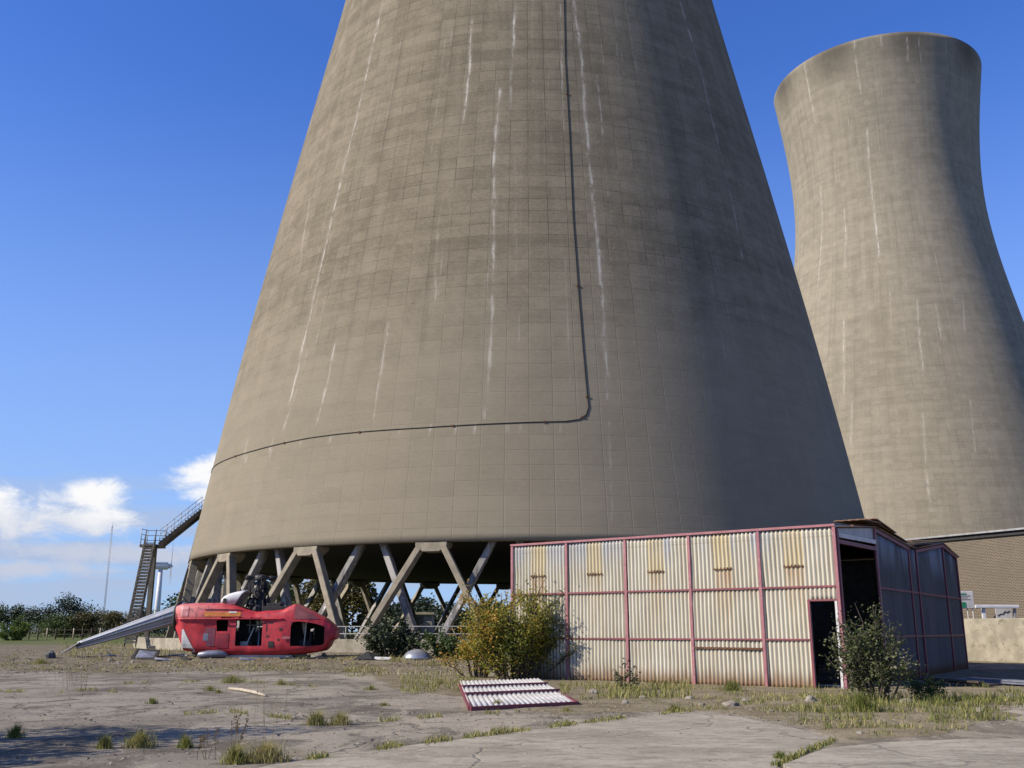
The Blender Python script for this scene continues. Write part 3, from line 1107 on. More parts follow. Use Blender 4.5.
def flight(a, b_, width, steps, side):
    """stringers + treads from a (bottom) to b (top); side = horizontal vector across"""
    mb = MB()
    side = Vector(side).normalized() * width / 2
    for s in (-1, 1):
        mb.beam(a + side * s, b_ + side * s, 0.06, 0.30)
    d = b_ - a
    for i in range(steps):
        p = a + d * ((i + 0.5) / steps) + Vector((0, 0, 0.18))
        run = Vector((d.x, d.y, 0)).length / steps
        h = Vector((d.x, d.y, 0)).normalized() * run * 0.6
        sd_ = side * 1.04
        z = Vector((0, 0, 0.05))
        vs = [p - h - sd_, p + h - sd_, p + h + sd_, p - h + sd_]
        vs = [v for v in vs] + [v + z for v in vs]
        mb.add(vs, [(0, 3, 2, 1), (4, 5, 6, 7), (0, 1, 5, 4), (1, 2, 6, 5), (2, 3, 7, 6), (3, 0, 4, 7)])
        r0 = p - h * 0.9 - sd_ * 0.97
        r1 = p - h * 0.9 + sd_ * 0.97
        dz = Vector((0, 0, d.z / steps))
        mb.beam((r0 + r0 - dz) / 2, (r1 + r1 - dz) / 2, d.z / steps * 0.55, 0.02, up=Vector((d.x, d.y, 0)))
    return mb


def rails(a, b_, side, width, n, r=0.03):
    mb = MB()
    side = Vector(side).normalized() * width / 2
    for s in (-1, 1):
        for h in (0.4, 0.75, 1.1):
            mb.tube([a + side * s + Vector((0, 0, h)), b_ + side * s + Vector((0, 0, h))], r, 6)
        for i in range(n + 1):
            p = a.lerp(b_, i / n) + side * s
            mb.tube([p, p + Vector((0, 0, 1.1))], r, 6)
    return mb


Lt = L0 - base
top_end = at(203, 512, 75.5) - base
low_end = Vector((-24.4, 65.0, 0.75)) - base
up_a = Lt + Vector((0.55, 0.2, 0))
low_b = Lt + Vector((0, -0.5, 0))
flight(up_a, top_end, 0.9, 15, (0, 1, 0)).build('flight', M['stair'], stair)
flight(low_end, low_b, 0.72, 30, (1, 0, 0)).build('flight', M['stair'], stair)
rails(up_a, top_end, (0, 1, 0), 0.9, 6, 0.022).build('handrail', M['galv'], stair)
rails(low_end, low_b, (1, 0, 0), 0.72, 9, 0.022).build('handrail', M['stair'], stair)
mb = MB()
mb.box((Lt.x - 0.75, Lt.y - 0.6, Lt.z - 0.2), (Lt.x + 0.7, Lt.y + 0.75, Lt.z))
mb.build('landing', M['stair'], stair)
mb = MB()
for s in ((-0.7, -0.55), (-0.7, 0.7), (0.65, 0.7)):
    p = Lt + Vector((s[0], s[1], 0))
    mb.tube([p, p + Vector((0, 0, 1.15))], 0.03, 6)
for h in (0.4, 0.75, 1.12):
    mb.tube([Lt + Vector((-0.7, -0.55, h)), Lt + Vector((-0.7, 0.7, h)), Lt + Vector((0.65, 0.7, h))], 0.025, 6)
mb.build('handrail', M['galv'], stair)
mb = MB()
mb.box((Lt.x - 0.02, Lt.y - 0.16, -0.2), (Lt.x + 0.30, Lt.y + 0.16, Lt.z - 0.2))
mb.build('support_column', M['stair'], stair)

# ------------------------------------------------------------------ corrugated shed
C0 = Vector((9.47, 29.1, -0.06))
A_ = Vector((-9.44, 7.1, 0)).normalized()
B_ = Vector((9.83, 14.6, 0)).normalized()
NF = Vector((-A_.y, A_.x, 0))
NF = NF if NF.y < 0 else -NF                       # front wall outward
NE = Vector((B_.y, -B_.x, 0))                      # end wall outward
WL, EL = 11.81, 18.2
HW = 4.68
shed = empty('metal_shed', C0)
tag(shed, 'derelict corrugated metal shed with cream front wall, pink framing and a doorless doorway', 'shed')


def corrugated(name, origin, u, length, zlo, ztop, nrm, mat, holes=(), pitch=0.137, depth=0.05, rust=None, yellow=None, nz=26, parent=None, thick=True, z_of=None):
    """vertical corrugated sheeting; ztop may be a function of distance along the wall"""
    ns = max(8, int(length / pitch * 8))
    sv = [length * i / ns for i in range(ns + 1)]
    for (h0, h1, z0, z1) in holes:
        for h in (h0, h1):
            if 0 < h < length:
                i = min(range(len(sv)), key=lambda q: abs(sv[q] - h))
                sv[i] = h
    zt = ztop if callable(ztop) else (lambda s: ztop)
    fr = [i / nz for i in range(nz + 1)]
    verts, gro, rus, yel, uvv = [], [], [], [], []
    for s in sv:
        w = math.cos(2 * math.pi * s / pitch)
        top = zt(s)
        for f in fr:
            z = zlo + (top - zlo) * f
            for (h0, h1, z0, z1) in holes:
                if h0 - 1e-6 <= s <= h1 + 1e-6 and abs(z - z1) < (top - zlo) / nz * 0.5:
                    z = z1
            dent = 0.03 * mnoise.noise(Vector((s * 0.6, z * 0.5, origin.x))) + 0.016 * mnoise.noise(Vector((s * 2, z * 2, origin.x)))
            p = origin + u * s + nrm * (depth / 2 * w + dent)
            verts.append((p.x, p.y, z))
            gro.append(max(0, -w) ** 1.5)
            rus.append(rust(s, z) if rust else 0)
            yel.append(yellow(s, z) if yellow else 0)
            uvv.append((s + origin.x * 3.1, z))
    faces = []
    k = nz + 1
    for i in range(len(sv) - 1):
        sm = (sv[i] + sv[i + 1]) / 2
        for j in range(nz):
            zm = (verts[i * k + j][2] + verts[i * k + j + 1][2]) / 2
            if any(h0 < sm < h1 and z0 < zm < z1 for (h0, h1, z0, z1) in holes):
                continue
            faces.append((i * k + j, (i + 1) * k + j, (i + 1) * k + j + 1, i * k + j + 1))
    me = bpy.data.meshes.new(name)
    me.from_pydata(verts, [], faces)
    for nm, arr in (('groove', gro), ('rust', rus), ('yellow', yel)):
        at_ = me.attributes.new(nm, 'FLOAT', 'POINT')
        at_.data.foreach_set('value', np.array(arr, dtype=np.float32))
    uvl = me.uv_layers.new(name='UVMap')
    li = np.zeros(len(me.loops), dtype=np.int32)
    me.loops.foreach_get('vertex_index', li)
    uvl.data.foreach_set('uv', np.array(uvv, dtype=np.float32)[li].ravel())
    me.polygons.foreach_set('use_smooth', [True] * len(faces))
    me.materials.append(mat)
    o = bpy.data.objects.new(name, me)
    COL.objects.link(o)
    o.parent = parent
    if thick:
        md = o.modifiers.new('thickness', 'SOLIDIFY')
        md.thickness = 0.004
    return o


Z0 = Vector((0, 0, 0))
bay = WL / 5
VC = [bay * i + bay * (0.52 if i else 0.55) for i in range(5)]        # vent positions along the wall
VZ = 3.55


def shed_rust(s, z):
    r = 0.0
    for c in VC:
        d = abs(s - c)
        if d < 0.36 and z < VZ:
            r = max(r, (0.5 + 0.4 * math.sin(c * 7.3)) * (1 - ss(d, 0.18, 0.36)) * max(0, 1 - (VZ - z) / 1.5) ** 1.2)
    r = max(r, 0.35 * (1 - ss(z, 0.0, 0.7)))
    r = max(r, 0.5 * ss(z, 2.55, 2.92) * (z < 2.94) * 0.3)
    return r


def shed_yellow(s, z):
    y = 0.0
    for c in VC:
        d = abs(s - c)
        if d < 0.31 and z > VZ:
            y = 0.95
        elif d < 0.30 and z > 0.5:
            y = max(y, 0.28 * ss(z, 0.5, 3.0))
    return y


corrugated('front_wall', Z0, A_, WL, 0.0, HW, NF, M['corr'], holes=[(0.10, 0.86, -1, 2.52)], rust=shed_rust, yellow=shed_yellow, parent=shed)


def sp(s, z, out=0.0):
    return A_ * s + NF * out + Vector((0, 0, z))


def ep(t_, z, out=0.0):
    return B_ * t_ + NE * out + Vector((0, 0, z))


for i in range(6):
    mb = MB()
    s = bay * i
    zb = 0.0
    mb.beam(sp(s, zb, 0.045), sp(s, HW, 0.045), 0.10, 0.05, up=NF)
    bevel(mb.build('post', M['pink'], shed), 0.008, 1)
for i in range(5):
    c0, c1 = bay * i + 0.055, bay * (i + 1) - 0.055
    for (z, h, lo) in ((2.94, 0.055, 0), (1.43, 0.05, 0)):
        a0 = c0
        if i == 0 and z < 2.5:
            a0 = 0.93
        mb = MB()
        mb.beam(sp(a0, z, 0.04), sp(c1, z, 0.04), 0.045, h)
        mb.build('rail', M['maroon'], shed)
mb = MB()
mb.beam(sp(bay * 1 + 0.06, 1.16, 0.055), sp(bay * 2 - 0.06, 1.17, 0.055), 0.05, 0.055)
mb.build('rail', M['rust'], shed)
mb = MB()
mb.beam(sp(-0.05, HW + 0.02, 0.05), sp(WL + 0.05, HW + 0.02, 0.05), 0.09, 0.07)
mb.build('eaves_beam', M['pink'], shed)
for i in range(5):                                   # small corner gussets under the eaves
    for s, d in ((bay * i + 0.06, 1), (bay * (i + 1) - 0.06, -1)):
        pass
mb = MB()
mb.beam(sp(0.90, 0, 0.05), sp(0.90, 2.55, 0.05), 0.07, 0.06, up=NF)
mb.beam(sp(0.06, 2.55, 0.03), sp(0.94, 2.55, 0.03), 0.06, 0.05)
mb.build('door_frame', M['maroon'], shed)
mb = MB()
mb.beam(sp(0.085, 0, 0.06), sp(0.085, 2.52, 0.06), 0.07, 0.05, up=NF)
mb.build('door_post', M['white_dull'], shed)
for c in VC:
    mb = MB()
    w = 0.31
    mb.beam(sp(c - w, VZ, 0.03), sp(c + w, VZ, 0.03), 0.03, 0.028)
    for q in range(6):
        s = c - w + 2 * w * (q + 0.3) / 5.6
        mb.beam(sp(s, VZ - 0.02, 0.045), sp(s, VZ + 0.055, 0.045), 0.02, 0.03, up=NF)
    mb.build('vent_strip', M['rust'], shed)

# long end wall with two shallow gables; the first bay is torn open
RP = [(0, 4.68), (4.43, 5.06), (9.2, 4.74), (10.3, 4.74), (15.4, 5.30), (18.2, 4.98)]


def ridge(t_):
    for (a, za), (c, zc) in zip(RP[:-1], RP[1:]):
        if t_ <= c:
            return za + (zc - za) * (t_ - a) / (c - a)
    return RP[-1][1]


segs = [(4.43, 9.0), (9.06, 10.2), (10.3, 15.3), (15.4, 18.2)]
for a, c in segs:
    corrugated('end_wall', B_ * a, B_, c - a, 0.03, (lambda s, a=a: ridge(a + s) - 0.10), NE, M['corr_shade'], parent=shed, nz=12)
for t_ in (0.0, 4.43, 9.0, 10.25, 15.35, 18.2):
    mb = MB()
    mb.beam(ep(t_ if t_ else 0.06, 0, 0.05), ep(t_ if t_ else 0.06, ridge(t_) - 0.08, 0.05), 0.16 if t_ == 0 else 0.12, 0.07, up=NE)
    bevel(mb.build('post', M['pink'] if t_ in (4.43,) else M['maroon'], shed), 0.008, 1)
for a, c in ((4.5, 8.95), (9.06, 10.2), (10.32, 15.28), (15.42, 18.33)):
    for z in (3.05, 1.5):
        mb = MB()
        mb.beam(ep(a, z, 0.04), ep(c, z, 0.04), 0.05, 0.07)
        mb.build('rail', M['maroon'], shed)
for (a, za), (c, zc) in zip(RP[:-1], RP[1:]):
    if c - a < 2 or a == 0:
        continue
    mb = MB()
    mb.beam(ep(a, za - 0.14, 0.06), ep(c, zc - 0.14, 0.06), 0.05, 0.12)
    mb.build('verge_rail', M['maroon'], shed)
mb = MB()
mb.beam(ep(0.15, 4.42, 0.05), ep(4.36, 4.52, 0.05), 0.08, 0.13)
mb.build('header_beam', M['white_dull'], shed)
mb = MB()
mb.beam(ep(0.15, 4.24, 0.03), ep(4.36, 4.30, 0.03), 0.10, 0.12)
mb.build('header_beam', M['maroon'], shed)
mb = MB()
mb.quad(ep(0.1, 4.5, 0.02), ep(4.4, 4.6, 0.02), ep(4.4, 5.04, 0.02), ep(0.1, 4.7, 0.02))
o = mb.build('fascia_sheet', M['galv'], shed)
md = o.modifiers.new('t', 'SOLIDIFY'); md.thickness = 0.02

# roof: corrugated folded sheets, some slipped
rv, rf = [], []
ns = int((WL + 0.3) / 0.137 * 4)
rows = []
for (a, za), (c, zc) in zip(RP[:-1], RP[1:]):
    rows.append((a + (0.05 if a == 0 else 0), za - 0.03, c + (0.5 if c == 18.2 else 0), zc - 0.03 - (0.06 if c == 18.2 else 0)))
mb = MB()
for (a, za, c, zc) in rows:
    vs, fs = [], []
    for i in range(ns + 1):
        s = -0.12 + (WL + 0.24) * i / ns
        w = 0.018 * math.cos(2 * math.pi * i / 4)
        for (t_, z) in ((a, za), (c, zc)):
            p = A_ * s + B_ * t_
            vs.append((p.x, p.y, z + w + 0.02 * mnoise.noise(Vector((s, t_, 0)))))
    for i in range(ns):
        fs.append((2 * i, 2 * i + 1, 2 * i + 3, 2 * i + 2))
    mb.add(vs, fs, smooth=True)
roof = mb.build('roof', M['corr_roof'], shed)
md = roof.modifiers.new('t', 'SOLIDIFY'); md.thickness = 0.02
# loose sheets sticking up along the torn verge
for (t0, t1, lift, s0) in ((2.6, 4.6, 0.10, -0.25), (4.3, 6.9, 0.14, -0.2), (5.0, 9.1, 0.05, -0.1), (9.6, 14.8, 0.09, -0.12)):
    mb = MB()
    z0 = ridge(t0) + 0.1 + lift
    z1 = ridge(t1) + 0.09 + lift * 0.3
    vs, fs = [], []
    for i in range(9):
        s = s0 + 1.0 * i / 8
        w = 0.02 * (i % 2)
        for q, (t_, z) in enumerate(((t0, z0), (t1, z1))):
            p = A_ * s + B_ * t_
            vs.append((p.x, p.y, z + w))
    for i in range(8):
        fs.append((2 * i, 2 * i + 1, 2 * i + 3, 2 * i + 2))
    mb.add(vs, fs)
    o = mb.build('loose_sheet', M['corr_roof'], shed)
    md = o.modifiers.new('t', 'SOLIDIFY'); md.thickness = 0.03
# remaining two walls
mb = MB()
mb.quad(A_ * WL, A_ * WL + B_ * EL, A_ * WL + B_ * EL + Vector((0, 0, 4.7)), A_ * WL + Vector((0, 0, 4.55)))
mb.quad(B_ * EL, B_ * EL + A_ * WL, B_ * EL + A_ * WL + Vector((0, 0, 4.9)), B_ * EL + Vector((0, 0, 4.9)))
o = mb.build('rear_wall', M['galv'], shed)
md = o.modifiers.new('t', 'SOLIDIFY'); md.thickness = 0.04
mb = MB()
mb.box((-0.0, 0, 0), (1, 1, 0.02))
shed_in = Matrix.Translation(C0)

# clutter inside the doorway
deb = []
mb = MB()
p = C0 + A_ * 0.5 + B_ * 1.2
Mx = Matrix.Translation((p.x, p.y, 0.02)) @ Matrix.Rotation(0.5, 4, 'Z') @ Matrix.Rotation(0.06, 4, 'Y')
mb.box((-0.6, -0.35, 0), (0.6, 0.35, 0.035), Mx)
tag(mb.build('board', M['white_dull']), 'pale fallen board on the floor just inside the shed doorway', 'board')
p = C0 + A_ * 1.0 + B_ * 2.4
mb = MB()
Mx = Matrix.Translation((p.x, p.y, 0.0)) @ Matrix.Rotation(0.9, 4, 'Z')
for zz in (0.0, 0.2, 0.42):
    mb.box((-0.5, -0.35, zz + 0.1), (0.5, 0.35, zz + 0.14), Mx)
for sx in (-0.45, 0, 0.45):
    mb.box((sx - 0.05, -0.34, 0), (sx + 0.05, 0.34, 0.6), Mx)
tag(mb.build('pallet_stack', M['bark']), 'greyish broken pallets standing in the dark inside the shed doorway', 'pallet')

# fallen panel on the ground in front of the shed
g0 = ground_hit(470, 711)
g1 = ground_hit(577, 705.5)
g2 = ground_hit(543, 684.5)
g3 = ground_hit(453, 689)
o_ = g0.copy()
U = (g1 - g0); V = ((g3 - g0) + (g2 - g1)) / 2
panel = empty('fallen_panel', g0)
tag(panel, 'fallen corrugated wall panel with maroon rails lying flat on the ground before the shed', 'panel')
UL, VL = U.length, V.length
U.normalize(); V.normalize()
mb = MB()
n = int(UL / 0.07)
for (f0, f1, dz0, dz1) in ((0.02, 0.40, 0.06, 0.10), (0.37, 0.70, 0.11, 0.13), (0.67, 1.0, 0.14, 0.19)):
    vs, fs = [], []
    for i in range(n * 2 + 1):
        s = UL * i / (n * 2)
        for f, dz in ((f0, dz0), (f1, dz1)):
            p = U * s + V * (VL * f)
            vs.append((p.x + f * 0.0, p.y, dz + 0.02 * math.cos(math.pi * i / 2 * 1.0) + 0.03 * mnoise.noise(Vector((s * 0.8, f * 3, 2)))))
    for i in range(n * 2):
        fs.append((2 * i, 2 * i + 1, 2 * i + 3, 2 * i + 2))
    mb.add(vs, fs, smooth=True)
o = mb.build('sheet', M['white_dull'], panel)
md = o.modifiers.new('t', 'SOLIDIFY'); md.thickness = 0.012
for f, dz in ((0.0, 0.04), (0.38, 0.14), (0.70, 0.17)):
    mb = MB()
    mb.beam(U * 0.0 + V * (VL * f) + Vector((0, 0, dz)), U * UL + V * (VL * f) + Vector((0, 0, dz)), 0.09, 0.09)
    mb.build('rail', M['maroon'], panel)
for s in (0.0, UL):
    mb = MB()
    mb.beam(U * s + Vector((0, 0, 0.05)), U * s + V * VL + Vector((0, 0, 0.12)), 0.08, 0.08)
    mb.build('rail', M['maroon'], panel)

# ------------------------------------------------------------------ wrecked helicopter
HS = 0.0461                                          # metres per surveyed pixel
HY = 47.0
H0 = at(178, 656, HY)
heli = empty('helicopter', (H0.x, HY, H0.z))
tag(heli, 'gutted red helicopter wreck lying on its belly with its doors and blades gone', 'helicopter')


def hx(px):
    return (px - 178) * HS


def hz(py):
    return (656 - py) * HS


TOPP = [(177, 607), (182, 605.2), (200, 604.3), (224, 604.5), (236, 607), (248, 611), (258, 613.2), (270, 612), (284, 611), (290, 607.5), (296, 605.3), (304, 609), (314, 614), (325, 619.5), (333, 625.8), (336, 629.5), (336.6, 631)]
BOTP = [(177, 630), (182, 640), (187, 650.5), (200, 653), (225, 655), (255, 656), (285, 655.5), (305, 654), (320, 652), (325.5, 650.6), (330, 646), (331.2, 641), (335.8, 639.6), (336.6, 638.5)]
WID = [(177, 0.72), (185, 0.98), (200, 1.05), (240, 1.10), (285, 1.08), (310, 0.98), (325, 0.84), (333, 0.70), (336.6, 0.56)]


def lerp_t(T, x):
    for (a, va), (b_, vb) in zip(T[:-1], T[1:]):
        if x <= b_:
            return va + (vb - va) * (x - a) / (b_ - a)
    return T[-1][1]


NSEC = 48
sx = [177 + 159.6 * i / 110 for i in range(111)]
verts, faces = [], []
for x in sx:
    zt, zb, w = hz(lerp_t(TOPP, x)), hz(lerp_t(BOTP, x)), lerp_t(WID, x)
    zc, hh = (zt + zb) / 2, (zt - zb) / 2
    for k in range(NSEC):
        a = 2 * math.pi * k / NSEC
        ca, sa = math.cos(a), math.sin(a)
        e = 0.30
        yy = w * math.copysign(abs(ca) ** e, ca)
        zz = zc + hh * math.copysign(abs(sa) ** 0.48, sa)
        # flatter lower flank under the deck line
        if x < 292:
            deck = hz(620.5)
            if zz < deck:
                yy *= 0.86 if x < 250 else 0.86 + 0.14 * (x - 250) / 42
        dn_ = 0.022 * mnoise.noise(Vector((hx(x) * 1.4, a * 2, 3))) + 0.010 * mnoise.noise(Vector((hx(x) * 4, a * 6, 1)))
        verts.append((hx(x), yy + dn_ * math.copysign(1, yy), zz + dn_ * 0.5))
for i in range(len(sx) - 1):
    for k in range(NSEC):
        k2 = (k + 1) % NSEC
        faces.append((i * NSEC + k, (i + 1) * NSEC + k, (i + 1) * NSEC + k2, i * NSEC + k2))
faces.append(tuple(range(NSEC)))
faces.append(tuple((len(sx) - 1) * NSEC + k for k in range(NSEC))[::-1])


def mesh_obj(name, verts, faces, mats, parent=None, smooth=False):
    me = bpy.data.meshes.new(name)
    me.from_pydata(verts, [], faces)
    for m_ in mats:
        me.materials.append(m_)
    me.polygons.foreach_set('use_smooth', [smooth] * len(faces))
    bm = bmesh.new(); bm.from_mesh(me)
    bmesh.ops.recalc_face_normals(bm, faces=bm.faces)
    bm.to_mesh(me); bm.free()
    o = bpy.data.objects.new(name, me)
    COL.objects.link(o)
    if parent:
        o.parent = parent
    return o


fus = mesh_obj('fuselage', verts, faces, [M['red'], M['interior']])
md = fus.modifiers.new('skin', 'SOLIDIFY')
md.thickness = 0.07
md.offset = -1
md.material_offset = 1
md.material_offset_rim = 0


def rounded(x0, x1, y0, y1, r, skew=0.0):
    pts = []
    for (cx, cy, a0) in ((x1 - r, y1 - r, 0), (x0 + r, y1 - r, 90), (x0 + r, y0 + r, 180), (x1 - r, y0 + r, 270)):
        for q in range(5):
            a = R_(a0 + 22.5 * q)
            pts.append((cx + r * math.cos(a), cy + r * math.sin(a)))
    return pts


cut_v, cut_f = [], []


def cutter(pts, ya, yb):
    n = len(pts)
    b_ = len(cut_v)
    cut_v.extend([(x, ya, z) for x, z in pts] + [(x, yb, z) for x, z in pts])
    cut_f.append(tuple(b_ + i for i in range(n)))
    cut_f.append(tuple(b_ + n + i for i in range(n))[::-1])
    for i in range(n):
        cut_f.append((b_ + i, b_ + n + i, b_ + n + (i + 1) % n, b_ + (i + 1) % n))


def px_poly(P):
    return [(hx(x), hz(y)) for x, y in P]


cutter(rounded(hx(239.5), hx(265.8), hz(646), hz(620.5), 0.05), -2, -0.3)                 # cabin doorway
cutter(rounded(hx(220.5), hx(231.5), hz(632), hz(621.2), 0.04), -2, -0.3)                 # small window
cutter(px_poly([(294, 646), (294, 627), (295.5, 623.3), (301, 622.5), (309, 623.3), (318, 624.8), (325.5, 627.2), (326.5, 629), (326.5, 643.5), (324, 645.2), (310, 646.2)]), -2, -0.3)
cutter(px_poly([(249, 631), (249, 623), (255, 620), (258, 622), (256.5, 628), (253, 631.5)]), 0.3, 2)      # holes in the far flank
cutter(rounded(hx(226), hx(232), hz(632), hz(621.5), 0.04), 0.3, 2)
cutter(px_poly([(305, 640), (305, 630), (309, 629), (309, 640)]), 0.3, 2)
cutter(px_poly([(238, 610), (240, 606), (283, 606), (284, 613), (240, 613)]), -0.55, 0.6)  # gearbox bay on the roof
cut = mesh_obj('cutter', cut_v, cut_f, [M['interior']])
bo = fus.modifiers.new('cut', 'BOOLEAN')
bo.operation = 'DIFFERENCE'
bo.solver = 'EXACT'
bo.object = cut
bpy.context.view_layer.update()
dg = bpy.context.evaluated_depsgraph_get()
me2 = bpy.data.meshes.new_from_object(fus.evaluated_get(dg))
fus.modifiers.clear()
fus.data = me2
bpy.data.objects.remove(cut, do_unlink=True)
fus.parent = heli
bm = bmesh.new(); bm.from_mesh(me2)
for e in bm.edges:
    if len(e.link_faces) == 2 and e.calc_face_angle(0) > R_(28):
        e.smooth = False
for f in bm.faces:
    f.smooth = True
bm.to_mesh(me2); bm.free()


def flank_y(px, py):
    """outer skin (near side) at a station and height"""
    zt, zb, w = hz(lerp_t(TOPP, px)), hz(lerp_t(BOTP, px)), lerp_t(WID, px)
    zc, hh = (zt + zb) / 2, (zt - zb) / 2
    s = min(1.0, abs((hz(py) - zc) / hh)) ** (1 / 0.48)
    c = math.sqrt(max(0, 1 - min(1, s) ** 2))
    y = w * c ** 0.30
    a = math.atan2(math.copysign(s ** 1.0, hz(py) - zc), -c) % (2 * math.pi)
    y += 0.022 * mnoise.noise(Vector((hx(px) * 1.4, a * 2, 3))) + 0.010 * mnoise.noise(Vector((hx(px) * 4, a * 6, 1)))
    if px < 292 and hz(py) < hz(620.5):
        y *= 0.86 if px < 250 else 0.86 + 0.14 * (px - 250) / 42
    return -y


def flank_patch(name, P, mat, out=0.012, n=10, m_=6):
    """curved plate following the near flank; P = four corners in survey pixels"""
    (a, b_, c, d) = [Vector(p) for p in P]
    vs, fs = [], []
    for i in range(n + 1):
        for j in range(m_ + 1):
            p = a.lerp(b_, i / n).lerp(d.lerp(c, i / n), j / m_)
            vs.append((hx(p.x), flank_y(p.x, p.y) - out, hz(p.y)))
    for i in range(n):
        for j in range(m_):
            k = i * (m_ + 1) + j
            fs.append((k, k + 1, k + m_ + 2, k + m_ + 1))
    o = mesh_obj(name, vs, fs, [mat], heli, False)
    s = o.modifiers.new('t', 'SOLIDIFY'); s.thickness = 0.006
    return o


flank_patch('stripe', [(208, 613.3), (244, 613.5), (244, 617.8), (208, 618)], M['orange'])
flank_patch('lettering', [(232.5, 613.0), (240, 613.0), (240, 614.6), (232.5, 614.6)], M['white_dull'], 0.024, 4, 2)
flank_patch('white_panel', [(186, 630), (187.5, 630), (200, 651.5), (186.5, 651.5)], M['white_dull'], 0.02)
flank_patch('access_panel', [(184, 607.6), (192, 607.6), (192, 618), (184, 618)], simple('faded pink paint', (0.60, 0.25, 0.25), (0.5, 0.16, 0.17), 4, 0.5, 0), 0.014, 4, 6)
flank_patch('intake_grille', [(272.5, 641.5), (278, 641.5), (278, 647.5), (272.5, 647.5)], M['blackish'], 0.02, 3, 3)
flank_patch('step', [(286, 637), (294, 637), (294, 639.4), (286, 639.4)], simple('pale pink step', (0.6, 0.2, 0.22), None, 3, 0.5, 0), 0.05, 3, 2)
flank_patch('scuffed_panel', [(209, 621.5), (219.5, 621.5), (219.5, 646), (211, 646)], simple('scuffed maroon paint', (0.22, 0.03, 0.06), (0.13, 0.03, 0.06), 6, 0.6, 0.1, 40, c3=(0.34, 0.2, 0.28)), 0.012, 5, 8)
flank_patch('lower_panel', [(221, 634), (233, 634), (233, 648), (221, 648)], simple('dark red paint', (0.34, 0.02, 0.035), (0.25, 0.02, 0.04), 5, 0.55, 0.05, 40), 0.012, 5, 6)
flank_patch('smudge_panel', [(208, 634), (212.5, 634), (212.5, 641), (207.5, 641)], M['bluegrey'], 0.014, 3, 3)
for (x, y, w, h) in ((272.5, 623.2, 3.5, 1.5), (283, 629, 2.5, 2.5), (281.5, 639, 2, 2.2), (270, 636, 3, 1.6), (269.6, 625, 0.9, 7)):
    flank_patch('hatch', [(x, y), (x + w, y), (x + w, y + h), (x, y + h)], M['interior'], 0.010, 2, 2)
# moulding along the deck line
mb = MB()
mb.tube([(hx(x), flank_y(x, 620.0) - 0.02, hz(620.2)) for x in np.linspace(181, 287, 30)], 0.028, 6)
mb.build('moulding', M['red'], heli)
mb = MB()
mb.tube([(hx(x), flank_y(x, 612.2) - 0.015, hz(lerp_t([(208, 611), (240, 611), (252, 614.5)], x))) for x in np.linspace(208, 250, 20)], 0.02, 6)
mb.build('moulding', M['maroon'], heli)

# nose bulge lip, cockpit roof panel seams
flank_patch('cockpit_roof_panel', [(297, 607.3), (300, 607.7), (322, 620.2), (297, 620)], simple('dusty red paint', (0.33, 0.10, 0.10), (0.26, 0.075, 0.08), 3, 0.6, 0), 0.014, 8, 6)
mb = MB()
mb.beam((hx(307), -0.55, hz(622)), (hx(304.5), -0.3, hz(646)), 0.05, 0.05)
mb.beam((hx(303), -0.3, hz(624)), (hx(302.5), 0.2, hz(634)), 0.12, 0.05)
mb.build('cockpit_strut', M['white_dull'], heli)
mb = MB()
mb.box((hx(299), -0.25, hz(648)), (hx(310), 0.35, hz(640)))
mb.box((hx(309), -0.25, hz(648)), (hx(311.5), 0.35, hz(632)))
bevel(mb.build('seat', M['interior'], heli), 0.06, 2)
mb = MB()
mb.quad((hx(240), 0.55, hz(646)), (hx(266), 0.55, hz(646)), (hx(266), 0.55, hz(632)), (hx(240), 0.55, hz(634)))
mb.build('cabin_seat', M['interior'], heli)
mb = MB()
for x in (243, 250, 258, 264):
    mb.beam((hx(x), 0.86, hz(650)), (hx(x), 0.86, hz(618)), 0.06, 0.06)
for y in (626, 636):
    mb.beam((hx(240), 0.85, hz(y)), (hx(266), 0.85, hz(y)), 0.05, 0.05)
mb.beam((hx(247), -0.4, hz(647)), (hx(254), -0.3, hz(628)), 0.05, 0.05)
mb.beam((hx(258), -0.1, hz(647)), (hx(256), 0.3, hz(620)), 0.06, 0.06)
mb.box((hx(241), -0.3, hz(648)), (hx(249), 0.5, hz(642)))
mb.build('cabin_frame', M['tailgrey'], heli)

# white engine cowling half, open at the front
prof = [(220.3, 606), (221, 600.5), (223.5, 597.5), (228, 595), (234, 593.4), (240, 592.4), (247, 591.5)]
vs, fs = [], []
zb = hz(606)
rows_ = ((-0.60, 0.0), (-0.63, 0.72), (-0.56, 0.93), (-0.3, 1.0), (0.3, 1.0), (0.56, 0.93), (0.63, 0.72), (0.60, 0.0))
up_ = prof[:7]
for (yy, k_) in rows_:
    for (x, y) in up_:
        vs.append((hx(x + (1.5 if k_ == 0 else 0)), yy, zb + (hz(y) - zb) * k_))
for i in range(len(rows_) - 1):
    for q in range(6):
        fs.append((i * 7 + q, i * 7 + q + 1, i * 7 + q + 8, i * 7 + q + 7))
